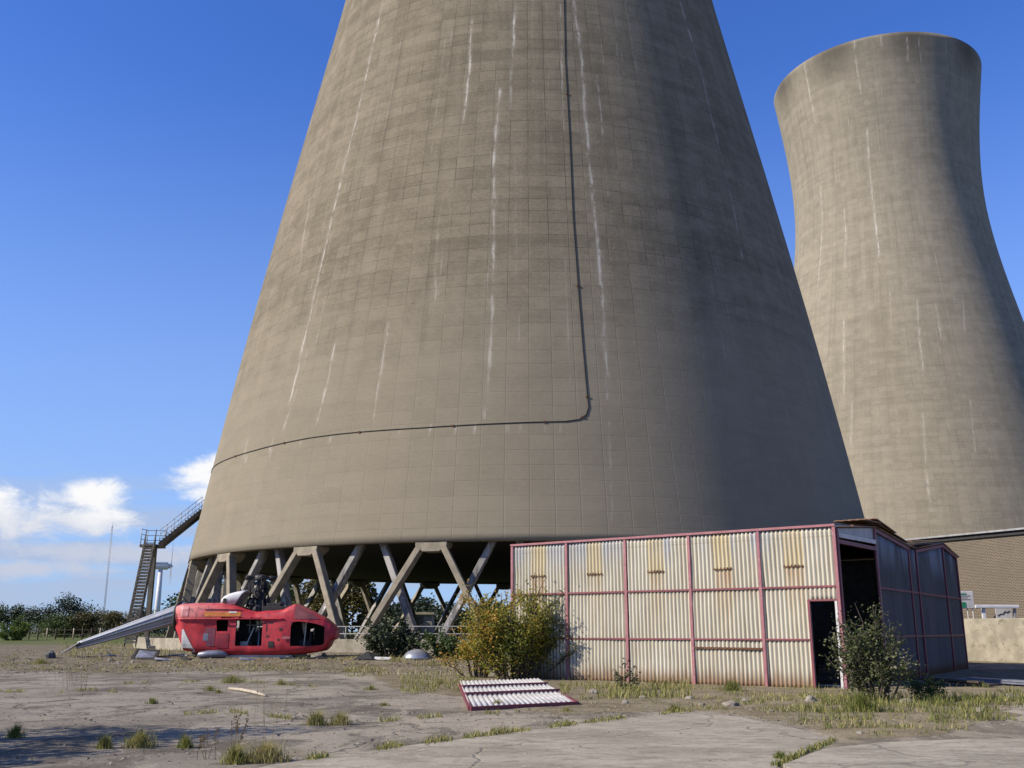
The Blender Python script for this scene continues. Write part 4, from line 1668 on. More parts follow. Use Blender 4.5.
# bite the concave front edge out of both flanks: slide lower points of the front columns back
FRONT = [(607, 234.5), (604, 235.6), (600, 237.8), (595, 242), (591, 247)]
def front_x(zv):
    y = 656 - zv / HS
    for (y0, x0), (y1, x1) in zip(FRONT[:-1], FRONT[1:]):
        if y1 <= y <= y0:
            return x0 + (x1 - x0) * (y0 - y) / (y0 - y1)
    return 247
vs = [(min(x, hx(front_x(z)) - (6 - q % 7) * 0.012), y, z) for q, (x, y, z) in enumerate(vs)]
cow = mesh_obj('engine_cowling', vs, fs, [M['white_metal']], heli, True)
s = cow.modifiers.new('t', 'SOLIDIFY'); s.thickness = 0.03
mb = MB()
mb.box((hx(223), -0.655, hz(605)), (hx(226), -0.58, hz(600)))
bevel(mb.build('vent', M['blackish'], cow), 0.02, 1)
mb = MB()
mb.tube([(hx(245), -0.35, hz(612)), (hx(262), -0.35, hz(612.6))], 0.05, 6)
mb.tube([(hx(232), -0.62, hz(610)), (hx(246), -0.75, hz(612)), (hx(256), -0.8, hz(616))], 0.05, 6)
mb.build('cowling_rail', M['white_dull'], heli)

# gearbox and rotor head
rng = random.Random(5)
rot = mesh_obj('rotor_head', [], [], [M['dark_metal']], heli)
bpy.data.objects.remove(rot, do_unlink=True)
mb = MB()
cx = hx(255.5)
mb.tube([(cx, 0, hz(614)), (cx, 0, hz(606)), (cx, 0, hz(600)), (cx, 0, hz(594)), (cx, 0, hz(586)), (cx, 0, hz(577))], [0.50, 0.40, 0.20, 0.17, 0.14, 0.11], 12)
for k in range(6):
    a = 2 * math.pi * k / 6
    mb.tube([(cx + 0.62 * math.cos(a), 0.5 * math.sin(a), hz(611)), (cx + 0.28 * math.cos(a + 0.3), 0.28 * math.sin(a + 0.3), hz(585 + 4 * rng.random()))], 0.045, 6)
for q in range(110):
    a = rng.uniform(0, 6.28)
    r = rng.uniform(0.08, 0.50)
    z = rng.uniform(hz(610), hz(584))
    r *= 1 - 0.25 * (z - hz(610)) / (hz(584) - hz(610))
    p = Vector((cx + r * math.cos(a), r * math.sin(a), z))
    sz = rng.uniform(0.035, 0.10)
    Mx = Matrix.Translation(p) @ Matrix.Rotation(rng.uniform(0, 3), 4, 'Z') @ Matrix.Rotation(rng.uniform(-.5, .5), 4, 'X')
    mb.box((-sz, -sz * 0.7, -sz), (sz, sz * 0.7, sz), Mx)
bevel(mb.build('gearbox', M['dark_metal'], heli), 0.015, 1)
mb = MB()
zh = hz(579.5)
for k in range(4):
    a = R_(22 + 90 * k)
    d = Vector((math.cos(a), math.sin(a), 0))
    c = Vector((cx, 0, zh))
    mb.beam(c, c + d * 0.55, 0.16, 0.15)
    mb.tube([c + d * 0.42, c + d * 0.66], 0.12, 8)
    mb.beam(c + d * 0.6 + Vector((0, 0, -0.09)), c + d * 0.6 + Vector((0, 0, 0.11)), 0.09, 0.2, up=d)
    mb.tube([c + d * 0.52 + Vector((0, 0, -0.05)), c + d * 0.40 + Vector((0, 0, -0.65))], 0.03, 6)
mb.tube([(cx, 0, zh - 0.12), (cx, 0, zh + 0.1), (cx, 0, zh + 0.16)], [0.3, 0.28, 0.12], 12)
bevel(mb.build('rotor_hub', M['dark_metal'], heli), 0.012, 1)
mb = MB()
mb.box((hx(262), -0.55, hz(613)), (hx(287), 0.5, hz(607.8)))
mb.box((hx(266), -0.5, hz(609)), (hx(280), 0.3, hz(604.5)))
for q in range(8):
    x = rng.uniform(262, 286)
    mb.tube([(hx(x), -0.45, hz(611)), (hx(x + rng.uniform(-3, 3)), rng.uniform(-.4, .3), hz(603))], 0.035, 5)
bevel(mb.build('engine_deck', M['dark_metal'], heli), 0.04, 2)

# rear frame ring (where the tail folded) and the tail boom drooping to the ground
vs, fs = [], []
mb = MB()
ring = []
for k in range(25):
    a = 2 * math.pi * k / 24
    ring.append((hx(176.2), 0.70 * math.cos(a), hz(618) + 0.62 * math.sin(a)))
mb.tube(ring, 0.09, 6, cap=False)
mb.build('tail_frame', M['blackish'], heli)
tail = []
P0 = Vector((hx(181), 0.05, hz(613.5)))
P1 = Vector((hx(83), -0.7, 0.47))
SEG = 22
vs, fs = [], []
NB = 20
for i in range(SEG + 1):
    f = i / SEG
    c = P0.lerp(P1, f)
    r = 0.46 * (1 - f) + 0.15 * f
    for k in range(NB):
        a = 2 * math.pi * k / NB
        vs.append((c.x, c.y + r * 0.95 * math.copysign(abs(math.cos(a)) ** 0.8, math.cos(a)), c.z + r * math.copysign(abs(math.sin(a)) ** 0.8, math.sin(a))))
for i in range(SEG):
    for k in range(NB):
        k2 = (k + 1) % NB
        fs.append((i * NB + k, i * NB + k2, (i + 1) * NB + k2, (i + 1) * NB + k))
fs.append(tuple(range(NB))[::-1])
fs.append(tuple(SEG * NB + k for k in range(NB)))
boom = mesh_obj('tail_boom', vs, fs, [M['tailgrey']], heli, True)
mb = MB()
for off, zz in ((-0.93, 0.32), (-0.98, -0.12)):
    pts = []
    for i in range(SEG + 1):
        f = i / SEG
        c = P0.lerp(P1, f)
        r = 0.46 * (1 - f) + 0.15 * f
        pts.append((c.x, c.y + off * r, c.z + zz * r))
    mb.tube(pts, 0.022, 5)
mb.build('seam', M['blackish'], boom)
mb = MB()
for off, zz in ((-0.25, 0.97), (-0.72, -0.74)):
    pts = []
    for i in range(SEG + 1):
        f = i / SEG
        c = P0.lerp(P1, f)
        r = 0.46 * (1 - f) + 0.15 * f
        pts.append((c.x, c.y + off * r, c.z + zz * r))
    mb.tube(pts, 0.022, 5)
mb.build('longeron', M['white_metal'], boom)
mb = MB()
for f in (0.18, 0.4, 0.62, 0.82):
    c = P0.lerp(P1, f)
    r = (0.46 * (1 - f) + 0.15 * f) * 1.012
    mb.tube([(c.x, c.y + r * .95 * math.cos(2 * math.pi * k / 20), c.z + r * math.sin(2 * math.pi * k / 20)) for k in range(21)], 0.012, 4, cap=False)
mb.build('rivet_band', M['white_dull'], boom)
mb = MB()
d = (P1 - P0).normalized()
e = P1
mb.add([e + Vector((0.15, -0.25, 0.16)), e + Vector((0.15, 0.25, 0.16)), e + d * 0.55 + Vector((0, 0.2, -0.1)), e + d * 0.6 + Vector((0, -0.3, -0.12))], [(0, 1, 2, 3)])
o = mb.build('tail_plate', M['white_metal'], boom)
s = o.modifiers.new('t', 'SOLIDIFY'); s.thickness = 0.03


# ------------------------------------------------------------------ vegetation builders
def leaf(mb, p, size, rng, tone, droop=0.0):
    a = rng.uniform(0, 6.283)
    el_ = rng.uniform(-0.7, 0.9)
    d = Vector((math.cos(a) * math.cos(el_), math.sin(a) * math.cos(el_), math.sin(el_)))
    s = d.cross(Vector((rng.uniform(-1, 1), rng.uniform(-1, 1), rng.uniform(-0.2, 1)))).normalized()
    L = size * rng.uniform(0.7, 1.3)
    w = L * rng.uniform(0.28, 0.42)
    n_ = d.cross(s) * (0.12 * L)
    mb.add([p, p + d * L * 0.5 + s * w + n_, p + d * L, p + d * L * 0.5 - s * w + n_], [(0, 1, 2, 3)], 1, tone=tone)


def clampt(t_):
    return min(1, max(0, t_))


def bush(name, loc, w, h, nleaf, size, mat, seed, depth=None, stems=14, tone=(0.1, 0.8), spiky=0.5, bare=0.15, lean=0.0, tonefn=None):
    rng = random.Random(seed)
    depth = depth or w
    root = empty(name, loc, rng.uniform(0, 0))
    st = MB()
    lf = MB()
    tips = []
    for i in range(stems):
        a = rng.uniform(0, 6.283)
        rad_ = math.sqrt(rng.random())
        ex = rad_ * math.cos(a) * w / 2
        ey = rad_ * math.sin(a) * depth / 2
        hz_ = h * (1 - 0.5 * rad_ ** 2) * rng.choice([rng.uniform(0.4, 0.8), rng.uniform(0.7, 1.08)])
        b0 = Vector((ex * 0.3, ey * 0.3, -0.05))
        pts = []
        for q in range(6):
            f = q / 5
            pts.append(b0 + Vector(((ex - b0.x) * f ** 1.2 + lean * f * h, (ey - b0.y) * f ** 1.2, hz_ * f)) + Vector((rng.uniform(-1, 1), rng.uniform(-1, 1), 0)) * 0.04 * h * f)
        st.tube(pts, [max(0.004, 0.012 * h * (1 - 0.8 * q / 5)) for q in range(6)], 5, cap=False)
        tips.append(pts)
        for br_ in range(4):
            f = rng.uniform(0.3, 0.95)
            k = min(4, int(f * 5))
            p0 = pts[k].lerp(pts[k + 1], f * 5 - k)
            dirv_ = Vector((rng.gauss(0, 1), rng.gauss(0, 1), rng.uniform(0.1, 1.1))).normalized()
            L = 0.22 * h * rng.uniform(0.4, 1.1)
            tw = [p0, p0 + dirv_ * L * 0.5, p0 + dirv_ * L + Vector((0, 0, 0.05 * h))]
            st.tube(tw, [0.005 * h, 0.004 * h, 0.002 * h], 4, cap=False)
            tips.append(tw)
    per = nleaf // len(tips)
    for pts in tips:
        base_t = rng.uniform(*tone)
        ntw = int(per * rng.uniform(0.5, 1.5))
        for q in range(ntw):
            f = bare + (1 - bare) * rng.random() ** 0.8
            k = min(len(pts) - 2, int(f * (len(pts) - 1)))
            p = pts[k].lerp(pts[k + 1], f * (len(pts) - 1) - k)
            p = p + Vector((rng.gauss(0, 1), rng.gauss(0, 1), rng.gauss(0, 0.8))) * (0.048 * max(h, w * 0.7)) * (1.0 if len(pts) > 3 else 0.7)
            if p.z < 0.02:
                p.z = rng.uniform(0.02, 0.12)
            tn = base_t + rng.gauss(0, 0.14)
            if tonefn:
                tn = tonefn(p, tn, rng)
            leaf(lf, p, size, rng, clampt(tn))
    st.build('stem', M['bark'], root, normals=False)
    lf.build('foliage', [M['bark'], mat], root, tone=True, normals=False)
    return root


def tree(loc, w, h, mat, seed, nleaf=2600, size=0.35, trunk=0.3, clumps=16, tone=(0.1, 0.8), name='tree'):
    rng = random.Random(seed)
    root = empty(name, loc)
    tk = MB()
    th_ = h * trunk
    bend = rng.uniform(-0.05, 0.05) * h
    tk.tube([(0, 0, -0.2), (bend * 0.4, 0, th_ * 0.6), (bend, 0, th_), (bend * 1.2, 0, h * 0.72)], [0.024 * h, 0.018 * h, 0.013 * h, 0.005 * h], 7)
    lf = MB()
    for i in range(clumps):
        a = rng.uniform(0, 6.283)
        u = rng.random()
        zc = th_ * 0.75 + (h - th_ * 0.75) * (0.12 + 0.8 * u)
        shape = math.sin(math.pi * (0.18 + 0.76 * u)) ** 0.7
        r = w / 2 * shape * rng.uniform(0.25, 0.92)
        c = Vector((bend + r * math.cos(a), r * math.sin(a), zc))
        p0 = Vector((bend, 0, max(th_ * 0.7, zc - 0.25 * h)))
        tk.tube([p0, p0.lerp(c, 0.5) + Vector((0, 0, 0.02 * h)), c], [0.012 * h, 0.008 * h, 0.003 * h], 5, cap=False)
        cr_ = w * rng.uniform(0.13, 0.25)
        bt = rng.uniform(*tone)
        for q in range(int(nleaf / clumps * rng.uniform(0.6, 1.4))):
            v = Vector((rng.gauss(0, 1), rng.gauss(0, 1), rng.gauss(0, 0.75)))
            v = v.normalized() * cr_ * rng.random() ** 0.45
            leaf(lf, c + v, size, rng, clampt(bt + rng.gauss(0, 0.13)))
    tk.build('trunk', M['bark'], root, normals=False)
    lf.build('crown', [M['bark'], mat], root, tone=True, normals=False)
    return root


def top_for(px, py_top, Y):
    return at(px, py_top, Y).z


# ------ tree line on the left and behind the near tower
def place_tree(px, ytop, Y, wpx, mat, seed, label, nleaf=4200, size=None, trunk=0.12, group='trees along the far field edge', tone=(0.1, 0.8)):
    p = at(px, 638, Y)
    z0 = gz(p.x, Y)
    h = top_for(px, ytop, Y) - z0
    w = wpx * 1.35 * Y * 1.03 / F_PX
    o = tree(Vector((p.x, Y, z0)), w, h, mat, seed, nleaf, size or max(0.22, h * 0.055), trunk, 16, tone)
    tag(o, label, 'tree', group)
    return o


place_tree(62, 600.5, 150, 36, M['leaf_dark'], 21, 'tallest rounded dark tree in the far hedge line at left', 3400)
place_tree(80, 606, 158, 26, M['leaf_dark'], 22, 'dark tree touching the right side of the tallest hedge tree', 2600)
place_tree(37, 607, 145, 30, M['leaf_dark'], 23, 'dark tree behind the bright bush, left of the tallest hedge tree')
place_tree(15, 606, 150, 28, M['leaf_dark'], 24, 'dark tree rising just above the bright bush at the left edge')
place_tree(-14, 603, 150, 34, M['leaf_green'], 25, 'tree cut by the left edge of the picture')
place_tree(100, 612, 140, 30, M['leaf_brown'], 26, 'brownish low tree behind the tail boom, left of the thin mast')
place_tree(118, 613.5, 140, 26, M['leaf_brown'], 27, 'brownish low tree close to the foot of the staircase')
place_tree(84, 616, 125, 30, M['leaf_brown'], 28, 'reddish brown thicket tree before the dark hedge')
place_tree(55, 617, 122, 30, M['leaf_green'], 29, 'low green thicket tree before the tallest hedge tree')
place_tree(140, 611, 150, 30, M['leaf_dark'], 30, 'dark tree seen behind the lower staircase flight')
place_tree(165, 610, 155, 30, M['leaf_dark'], 31, 'dark tree at the foot of the wind turbine')
o = bush('bush', ground_hit(13, 640.5), 3.6, 2.55, 5200, 0.16, M['leaf_bright'], 41, 3.0, 26, (0.2, 0.8), bare=0.0)
tag(o, 'bright green rounded bush at the left edge before the dark trees', 'bush')
# seen between the legs of the tower
for i, (px, yt, Y, wpx, mt, lb) in enumerate([
        (232, 576, 128, 60, 'leaf_green', 'tall green tree seen through the tower legs behind the rotor head'),
        (275, 585, 132, 50, 'leaf_green', 'green tree seen through the tower legs right of the rotor head'),
        (318, 583, 126, 46, 'leaf_brown', 'tawny tree seen through the tower legs above the helicopter nose'),
        (352, 578, 124, 34, 'leaf_brown', 'brown green tree seen through the tower legs above the dark bush'),
        (388, 606, 135, 36, 'leaf_dark', 'low dark tree just left of the little hut behind the tower'),
        (424, 606, 150, 46, 'leaf_dark', 'dark tree rising behind the roof of the little hut'),
        (455, 617, 140, 40, 'leaf_dark', 'low dark tree right of the little hut behind the tower'),
        (492, 612, 140, 44, 'leaf_green', 'green tree seen past the yellow bush under the tower'),
        (190, 600, 140, 36, 'leaf_dark', 'dark tree seen through the outermost left tower legs')]):
    place_tree(px, yt, Y, wpx * 1.25, M[mt], 60 + i, lb, 5200, 0.5, group='trees seen through the tower legs', trunk=0.16)

# ------ bushes close by
def auttone(p, tn, rng):
    return tn + 0.40 * ss(-p.x, 0.0, 1.3) * rng.random() + 0.15 * ss(p.z, 1.4, 3.0) * rng.random() - 0.04


pb = at(518, 677, 34.7)
pb.z = gz(pb.x, pb.y)
o = bush('shrub', pb, 4.9, 3.95, 14500, 0.085, M['leaf_autumn'], 7, 1.7, 40, (0.25, 0.75), bare=0.12, tonefn=auttone)
tag(o, 'big yellow and green autumn shrub growing at the left corner of the shed', 'shrub')
pc = at(478, 676, 36.2)
pc.z = gz(pc.x, pc.y)
o = bush('shrub', pc, 2.4, 2.75, 4200, 0.085, M['leaf_autumn'], 17, 1.8, 18, (0.5, 1.0), bare=0.15)
tag(o, 'looser orange and yellow shrub just left of the big autumn shrub', 'shrub')
pb2 = ground_hit(880, 702)
o = bush('shrub', pb2, 2.0, 2.8, 5600, 0.064, M['leaf_olive'], 8, 1.7, 22, (0.15, 0.95), bare=0.05)
tag(o, 'olive shrub with pale seed heads before the torn open end of the shed', 'shrub')
pb3 = at(388, 658, 50)
o = bush('bush', ground_hit(388, 657.5), 3.3, 2.1, 5600, 0.12, M['leaf_dark'], 9, 2.6, 26, (0.15, 0.9), bare=0.0)
tag(o, 'dark green bush by the basin kerb right of the helicopter nose', 'bush')
o = bush('bush', ground_hit(450, 659), 3.0, 1.5, 3200, 0.11, M['leaf_green'], 10, 2.0, 18, (0.1, 0.8), bare=0.0)
tag(o, 'low green bush between the dark bush and the yellow shrub', 'bush')
o = bush('weed_plant', ground_hit(626, 691), 0.75, 1.05, 260, 0.075, M['leaf_olive'], 12, 0.5, 9, (0.0, 0.6), bare=0.2)
tag(o, 'thin dark weed standing against the middle of the shed wall', 'weed')
o = bush('weed_plant', ground_hit(925, 700), 1.5, 0.8, 1200, 0.06, M['leaf_green'], 13, 1.0, 14, (0.0, 0.6), bare=0.0)
tag(o, 'low dark green plant to the right of the olive shrub', 'weed')


# ------------------------------------------------------------------ grass
def blade(mb, p, h, rng, tone, w=0.016):
    a = rng.uniform(0, 6.283)
    d = Vector((math.cos(a), math.sin(a), 0))
    s = Vector((-d.y, d.x, 0)) * w
    l1 = rng.uniform(0.05, 0.75)
    p1 = p + Vector((0, 0, h * 0.55)) + d * h * l1 * 0.35
    p2 = p + Vector((0, 0, h * rng.uniform(0.8, 1.0))) + d * h * l1 * 1.2
    mb.add([p - s, p + s, p1 + s * 0.7, p1 - s * 0.7, p2], [(0, 1, 2, 3), (3, 2, 4)], 0, tone=tone)


rng = random.Random(77)
gb = MB()


def scatter(px0, px1, py0, py1, n, hmin, hmax, tmin, tmax, w=0.014, cl=0.5, polyf=None):
    """blades over a patch of ground named by its corners in the survey photograph"""
    for _ in range(n):
        p = ground_hit(rng.uniform(px0, px1), rng.uniform(py0, py1))
        dn_ = mnoise.noise(Vector((p.x * 0.9, p.y * 0.9, 4.4))) + 0.5 * mnoise.noise(Vector((p.x * 2.9, p.y * 2.9, 1.4)))
        if dn_ < cl - 0.5:
            continue
        if polyf and not polyf(p):
            continue
        f = min(1, max(0, dn_ + 0.3))
        blade(gb, p + Vector((0, 0, -0.01)), rng.uniform(hmin, hmax) * (0.6 + 0.7 * f), rng, clampt(rng.uniform(tmin, tmax)), w)


def not_in_shed(p):
    q = p - C0
    det = A_.x * B_.y - A_.y * B_.x
    s = (q.x * B_.y - q.y * B_.x) / det
    t_ = (A_.x * q.y - A_.y * q.x) / det
    return not (-0.05 < s < WL + 0.05 and -0.05 < t_ < EL) and not in_poly(p.x, p.y, PA) and not in_poly(p.x, p.y, PB)


# strip before the shed
scatter(560, 690, 686, 700, 2400, 0.08, 0.34, 0.2, 0.95, 0.012, 0.45, not_in_shed)
def in_soil(p):
    n_ = mnoise.noise(Vector((p.x * 0.9, p.y * 0.9, 7))) * 0.8 + 0.4 * mnoise.noise(Vector((p.x * 3, p.y * 3, 7)))
    return not_in_shed(p) and dist_poly(p.x, p.y, PS) + 0.25 + n_ < 0


scatter(690, 850, 688, 712, 3000, 0.05, 0.20, 0.3, 1.0, 0.010, 0.52, in_soil)
scatter(740, 1040, 700, 742, 6500, 0.04, 0.16, 0.1, 1.0, 0.009, 0.50, in_soil)
scatter(800, 1030, 698, 722, 3200, 0.08, 0.28, 0.05, 0.8, 0.010, 0.58, in_soil)
scatter(930, 1030, 688, 708, 1600, 0.08, 0.30, 0.1, 0.8, 0.012, 0.5, not_in_shed)
scatter(400, 480, 676, 694, 1100, 0.06, 0.26, 0.2, 0.95, 0.013, 0.4, not_in_shed)
# rough ground round the wreck
scatter(-10, 470, 655, 671, 6000, 0.04, 0.18, 0.4, 1.0, 0.018, 0.6)
scatter(60, 200, 643, 657, 2200, 0.08, 0.25, 0.4, 1.0, 0.025, 0.45)
scatter(340, 460, 657, 676, 1800, 0.08, 0.24, 0.4, 1.0, 0.02, 0.45)
# along the crack between the slab and the asphalt
for q in range(2600):
    f = rng.random()
    x = 300 + (690 - 300) * f
    seg_y = np.interp(x, [262, 400, 500, 600, 686], [768, 748, 735.5, 722.5, 712.5])
    dn_ = mnoise.noise(Vector((x * 0.045, 2.2, 0)))
    if dn_ < -0.15:
        continue
    p = ground_hit(x + rng.gauss(0, 2), seg_y - 0.6 + rng.gauss(0, 1.0))
    blade(gb, p, rng.uniform(0.03, 0.12) * (1 + dn_), rng, rng.uniform(0.2, 0.95), 0.009)
for q in range(500):
    x = rng.uniform(772, 836)
    yy = np.interp(x, [772, 815, 836], [768, 749, 741])
    blade(gb, ground_hit(x + rng.gauss(0, 2), yy + rng.gauss(0, 1)), rng.uniform(0.03, 0.1), rng, rng.uniform(0.1, 0.8), 0.008)
CRACKS = [[(120, 684), (160, 682.5), (198, 682)], [(217, 679), (260, 683), (300, 686), (338, 688)], [(0, 692), (24, 692)], [(60, 693), (90, 690), (125, 693)], [(345, 676), (420, 679), (470, 684)],
          [(180, 715), (230, 712), (300, 720)], [(380, 722), (450, 716), (520, 712)], [(0, 668), (80, 671), (180, 672), (330, 670)], [(330, 668), (400, 672), (460, 676)]]
for cr_ in CRACKS:
    for (a, c) in zip(cr_[:-1], cr_[1:]):
        for q in range(int(4.2 * (c[0] - a[0]))):
            f = rng.random()
            x, y = a[0] + (c[0] - a[0]) * f, a[1] + (c[1] - a[1]) * f
            if mnoise.noise(Vector((x * 0.06, y * 0.3, 3))) < -0.02:
                continue
            blade(gb, ground_hit(x + rng.gauss(0, 1.5), y + rng.gauss(0, 0.5)), rng.uniform(0.03, 0.13), rng, rng.uniform(0.2, 1.0), 0.008)
# thin mat of low growth over the soil by the shed
scatter(690, 1040, 694, 742, 9000, 0.02, 0.08, 0.15, 1.0, 0.008, 0.36, in_soil)
scatter(440, 700, 686, 712, 3500, 0.02, 0.09, 0.25, 1.0, 0.008, 0.45, in_soil)
gr = gb.build('grass', M['grass'], tone=True, normals=False)
tag(gr, 'rough green and straw coloured grass over the derelict ground', 'grass', kind='stuff')

TUFTS = [(390, 706, .18, 'bottom'), ]
tufts = [
    # px, py, radius px, height m, n, tone lo, hi, label
    (232, 683, 14, .40, 170, .15, .7, 'green grass tuft on the asphalt before the middle of the helicopter'),
    (281, 685, 8, .28, 90, .2, .8, 'small grass tuft behind the pale stick'),
    (210, 691, 7, .24, 80, .1, .6, 'small green tuft left of the pale stick'),
    (218, 693, 5, .18, 50, .1, .6, 'tiny green tuft touching the left end of the pale stick'),
    (152, 704, 7, .22, 90, .05, .5, 'lone small green tuft left of the middle of the asphalt'),
    (316, 725, 13, .34, 220, .3, .95, 'left clump of the yellowish pair right of the asphalt middle'),
    (340, 725, 12, .32, 200, .3, .95, 'right clump of the yellowish pair right of the asphalt middle'),
    (371, 690, 8, .22, 90, .1, .6, 'small green tuft right of the pale stick'),
    (384, 706, 6, .14, 60, .1, .6, 'tiny tuft between the pale stick and the fallen panel'),
    (15, 738, 9, .3, 130, .05, .5, 'dark green tuft by the left edge of the picture'),
    (140, 747, 17, .32, 260, .2, .9, 'broad straw and green tuft in the shadow at the bottom left'),
    (104, 748, 10, .26, 120, .1, .7, 'darker tuft beside the broad one in the bottom left shadow'),
    (185, 748, 9, .26, 130, .1, .6, 'greener tuft right of the broad one at the bottom left'),
    (265, 762, 24, .34, 380, .4, 1.0, 'straw coloured tuft at the bottom edge of the picture'),
    (235, 764, 14, .34, 200, .15, .7, 'green tuft at the bottom edge beside the straw one'),
    (40, 664, 12, .36, 160, .2, .7, 'grass tuft beside the dark lump at far left'),
    (440, 685, 14, .30, 160, .3, .9, 'tuft on the asphalt left of the fallen panel'),
    (497, 707, 7, .26, 110, .3, .9, 'brown tuft sprouting through the front of the fallen panel'),
    (732, 692, 16, .48, 220, .1, .5, 'bright green tuft at the foot of the cream wall'),
    (862, 712, 18, .55, 300, .05, .45, 'big bright tuft just left before the olive shrub'),
    (675, 712, 9, .24, 120, .1, .6, 'green tuft at the far corner of the pale slab'),
    (780, 760, 9, .18, 110, .0, .5, 'little green tuft in the joint between the two slabs'),
    (567, 712, 8, .16, 70, .2, .8, 'low tuft just right of the fallen panel'),
    (348, 672, 9, .2, 90, .2, .8, 'low tuft on the asphalt edge right of the helicopter nose'),
]
for i, (px, py, rp, h, n, t0, t1, lb) in enumerate(tufts):
    g = ground_hit(px, py)
    rm = rp * g.y * 1.05 / F_PX
    mb = MB()
    r2 = random.Random(500 + i)
    for _ in range(int(n * 1.9)):
        a = r2.uniform(0, 6.283); q = rm * min(0.95, abs(r2.gauss(0, 0.48)))
        x, y = q * math.cos(a), q * math.sin(a) * 0.8
        blade(mb, Vector((x, y, -0.02)), h * r2.uniform(0.45, 1.1) * max(0.35, 1 - 0.4 * q / rm), r2, clampt(r2.uniform(t0, t1) + 0.08), 0.0055)
    o = mb.build('grass_tuft', M['grass'], tone=True, normals=False)
    o.location = g
    tag(o, lb, 'grass tuft', 'grass tufts on the old asphalt')

# tall dry weeds at the bottom left
dry = [(232, 757, 0.62, 'dark brown dock stalk with knobbly seed heads at the bottom left'), (272, 758, 1.15, 'tall thin straw grass stalks rising from the bottom edge'),
       (205, 760, 0.42, 'short dark dead weed stalks at the bottom left'), (72, 690, 0.7, 'sparse dry weed on the asphalt below the dark lump')]
for i, (px, py, h, lb) in enumerate(dry):
    g = ground_hit(px, py)
    r2 = random.Random(900 + i)
    mb = MB()
    for q in range(6 if i != 3 else 26):
        sp_ = 0.1 if i != 3 else 0.22
        b0 = Vector((r2.gauss(0, sp_), r2.gauss(0, sp_ * 0.5), -0.02))
        tp = b0 + Vector((r2.gauss(0, 0.10), r2.gauss(0, 0.1), h * r2.uniform(0.6, 1.0)))
        tn = r2.uniform(0, 0.35) if i in (0, 2) else r2.uniform(0.7, 1)
        mb.tube([b0, b0.lerp(tp, 0.5) + Vector((r2.gauss(0, .02), 0, 0)), tp], [0.0035, 0.0028, 0.0015], 4, cap=False, tone=tn)
        for k in range(16 if i in (0, 2) else 7):
            f = r2.uniform(0.55, 1.0)
            p = b0.lerp(tp, f) + Vector((r2.gauss(0, .012), r2.gauss(0, .012), r2.gauss(0, .01)))
            s = r2.uniform(0.004, 0.011)
            mb.add([p + Vector((-s, 0, -s)), p + Vector((s, 0, -s)), p + Vector((s, 0.3 * s, s)), p + Vector((-s, 0.3 * s, s))], [(0, 1, 2, 3)], tone=clampt(tn + 0.1))
    o = mb.build('dry_weed', M['weed'], tone=True, normals=False)
    o.location = g
    tag(o, lb, 'weed', 'dry weeds on the asphalt')


# ------------------------------------------------------------------ stones, rubble and scrap
def lump(name, loc, sx_, sy_, sz_, mat, seed, label=None, cat='stone', group=None):
    bm = bmesh.new()
    bmesh.ops.create_icosphere(bm, subdivisions=3, radius=1)
    for v in bm.verts:
        n1 = mnoise.noise(v.co * 1.3 + Vector((seed * 3.1, 0, 0)))
        n2 = mnoise.noise(v.co * 3.2 + Vector((0, seed * 2.3, 0)))
        v.co *= 1 + 0.32 * n1 + 0.14 * n2
        v.co = Vector((v.co.x * sx_, v.co.y * sy_, max(-0.5, v.co.z) * sz_))
    me = bpy.data.meshes.new(name)
    bm.to_mesh(me); bm.free()
    me.materials.append(mat)
    o = bpy.data.objects.new(name, me)
    COL.objects.link(o)
    o.location = loc + Vector((0, 0, sz_ * 0.28))
    o.rotation_euler = (0, 0, seed * 1.7)
    if label:
        tag(o, label, cat, group)
    return o


lump('rock', ground_hit(51, 658.5), 0.26, 0.2, 0.27, M['dark_stone'], 1, 'dark slate coloured lump on the rough ground at far left', 'rock')
STONES = [(110, 661, .12), (118, 664, .09), (147, 655, .16), (153, 652, .12), (163, 656, .1), (300, 657, .16), (316, 658, .2), (324, 656, .14), (288, 658, .1),
          (345, 664, .08), (150, 668, .07), (205, 668, .08), (96, 652, .1), (30, 662, .07), (82, 668, .07), (132, 663, .1), (170, 667, .08),
          (594, 694, .11), (643, 699, .1), (731, 707, .15), (745, 703, .1), (811, 702, .15), (908, 704, .2), (690, 700, .09), (664, 696, .08),
          (860, 735, .06), (430, 668, .08), (454, 667, .07), (980, 712, .1), (1010, 699, .13), (771, 712, .07), (556, 722, .05), (470, 716, .05), (625, 704, .08), (702, 706, .07)]
for i, (px, py, s) in enumerate(STONES):
    g = ground_hit(px, py)
    r2 = random.Random(i)
    where = ('on the rubble strip by the helicopter' if px < 460 and py < 672 else 'on the ground before the shed')
    lump('stone', g, s * r2.uniform(.8, 1.4), s * r2.uniform(.7, 1.2), s * r2.uniform(.5, .9), M['stone'], i + 3, 'small pale rubble stone lying ' + where, 'stone', 'loose rubble stones ' + where)
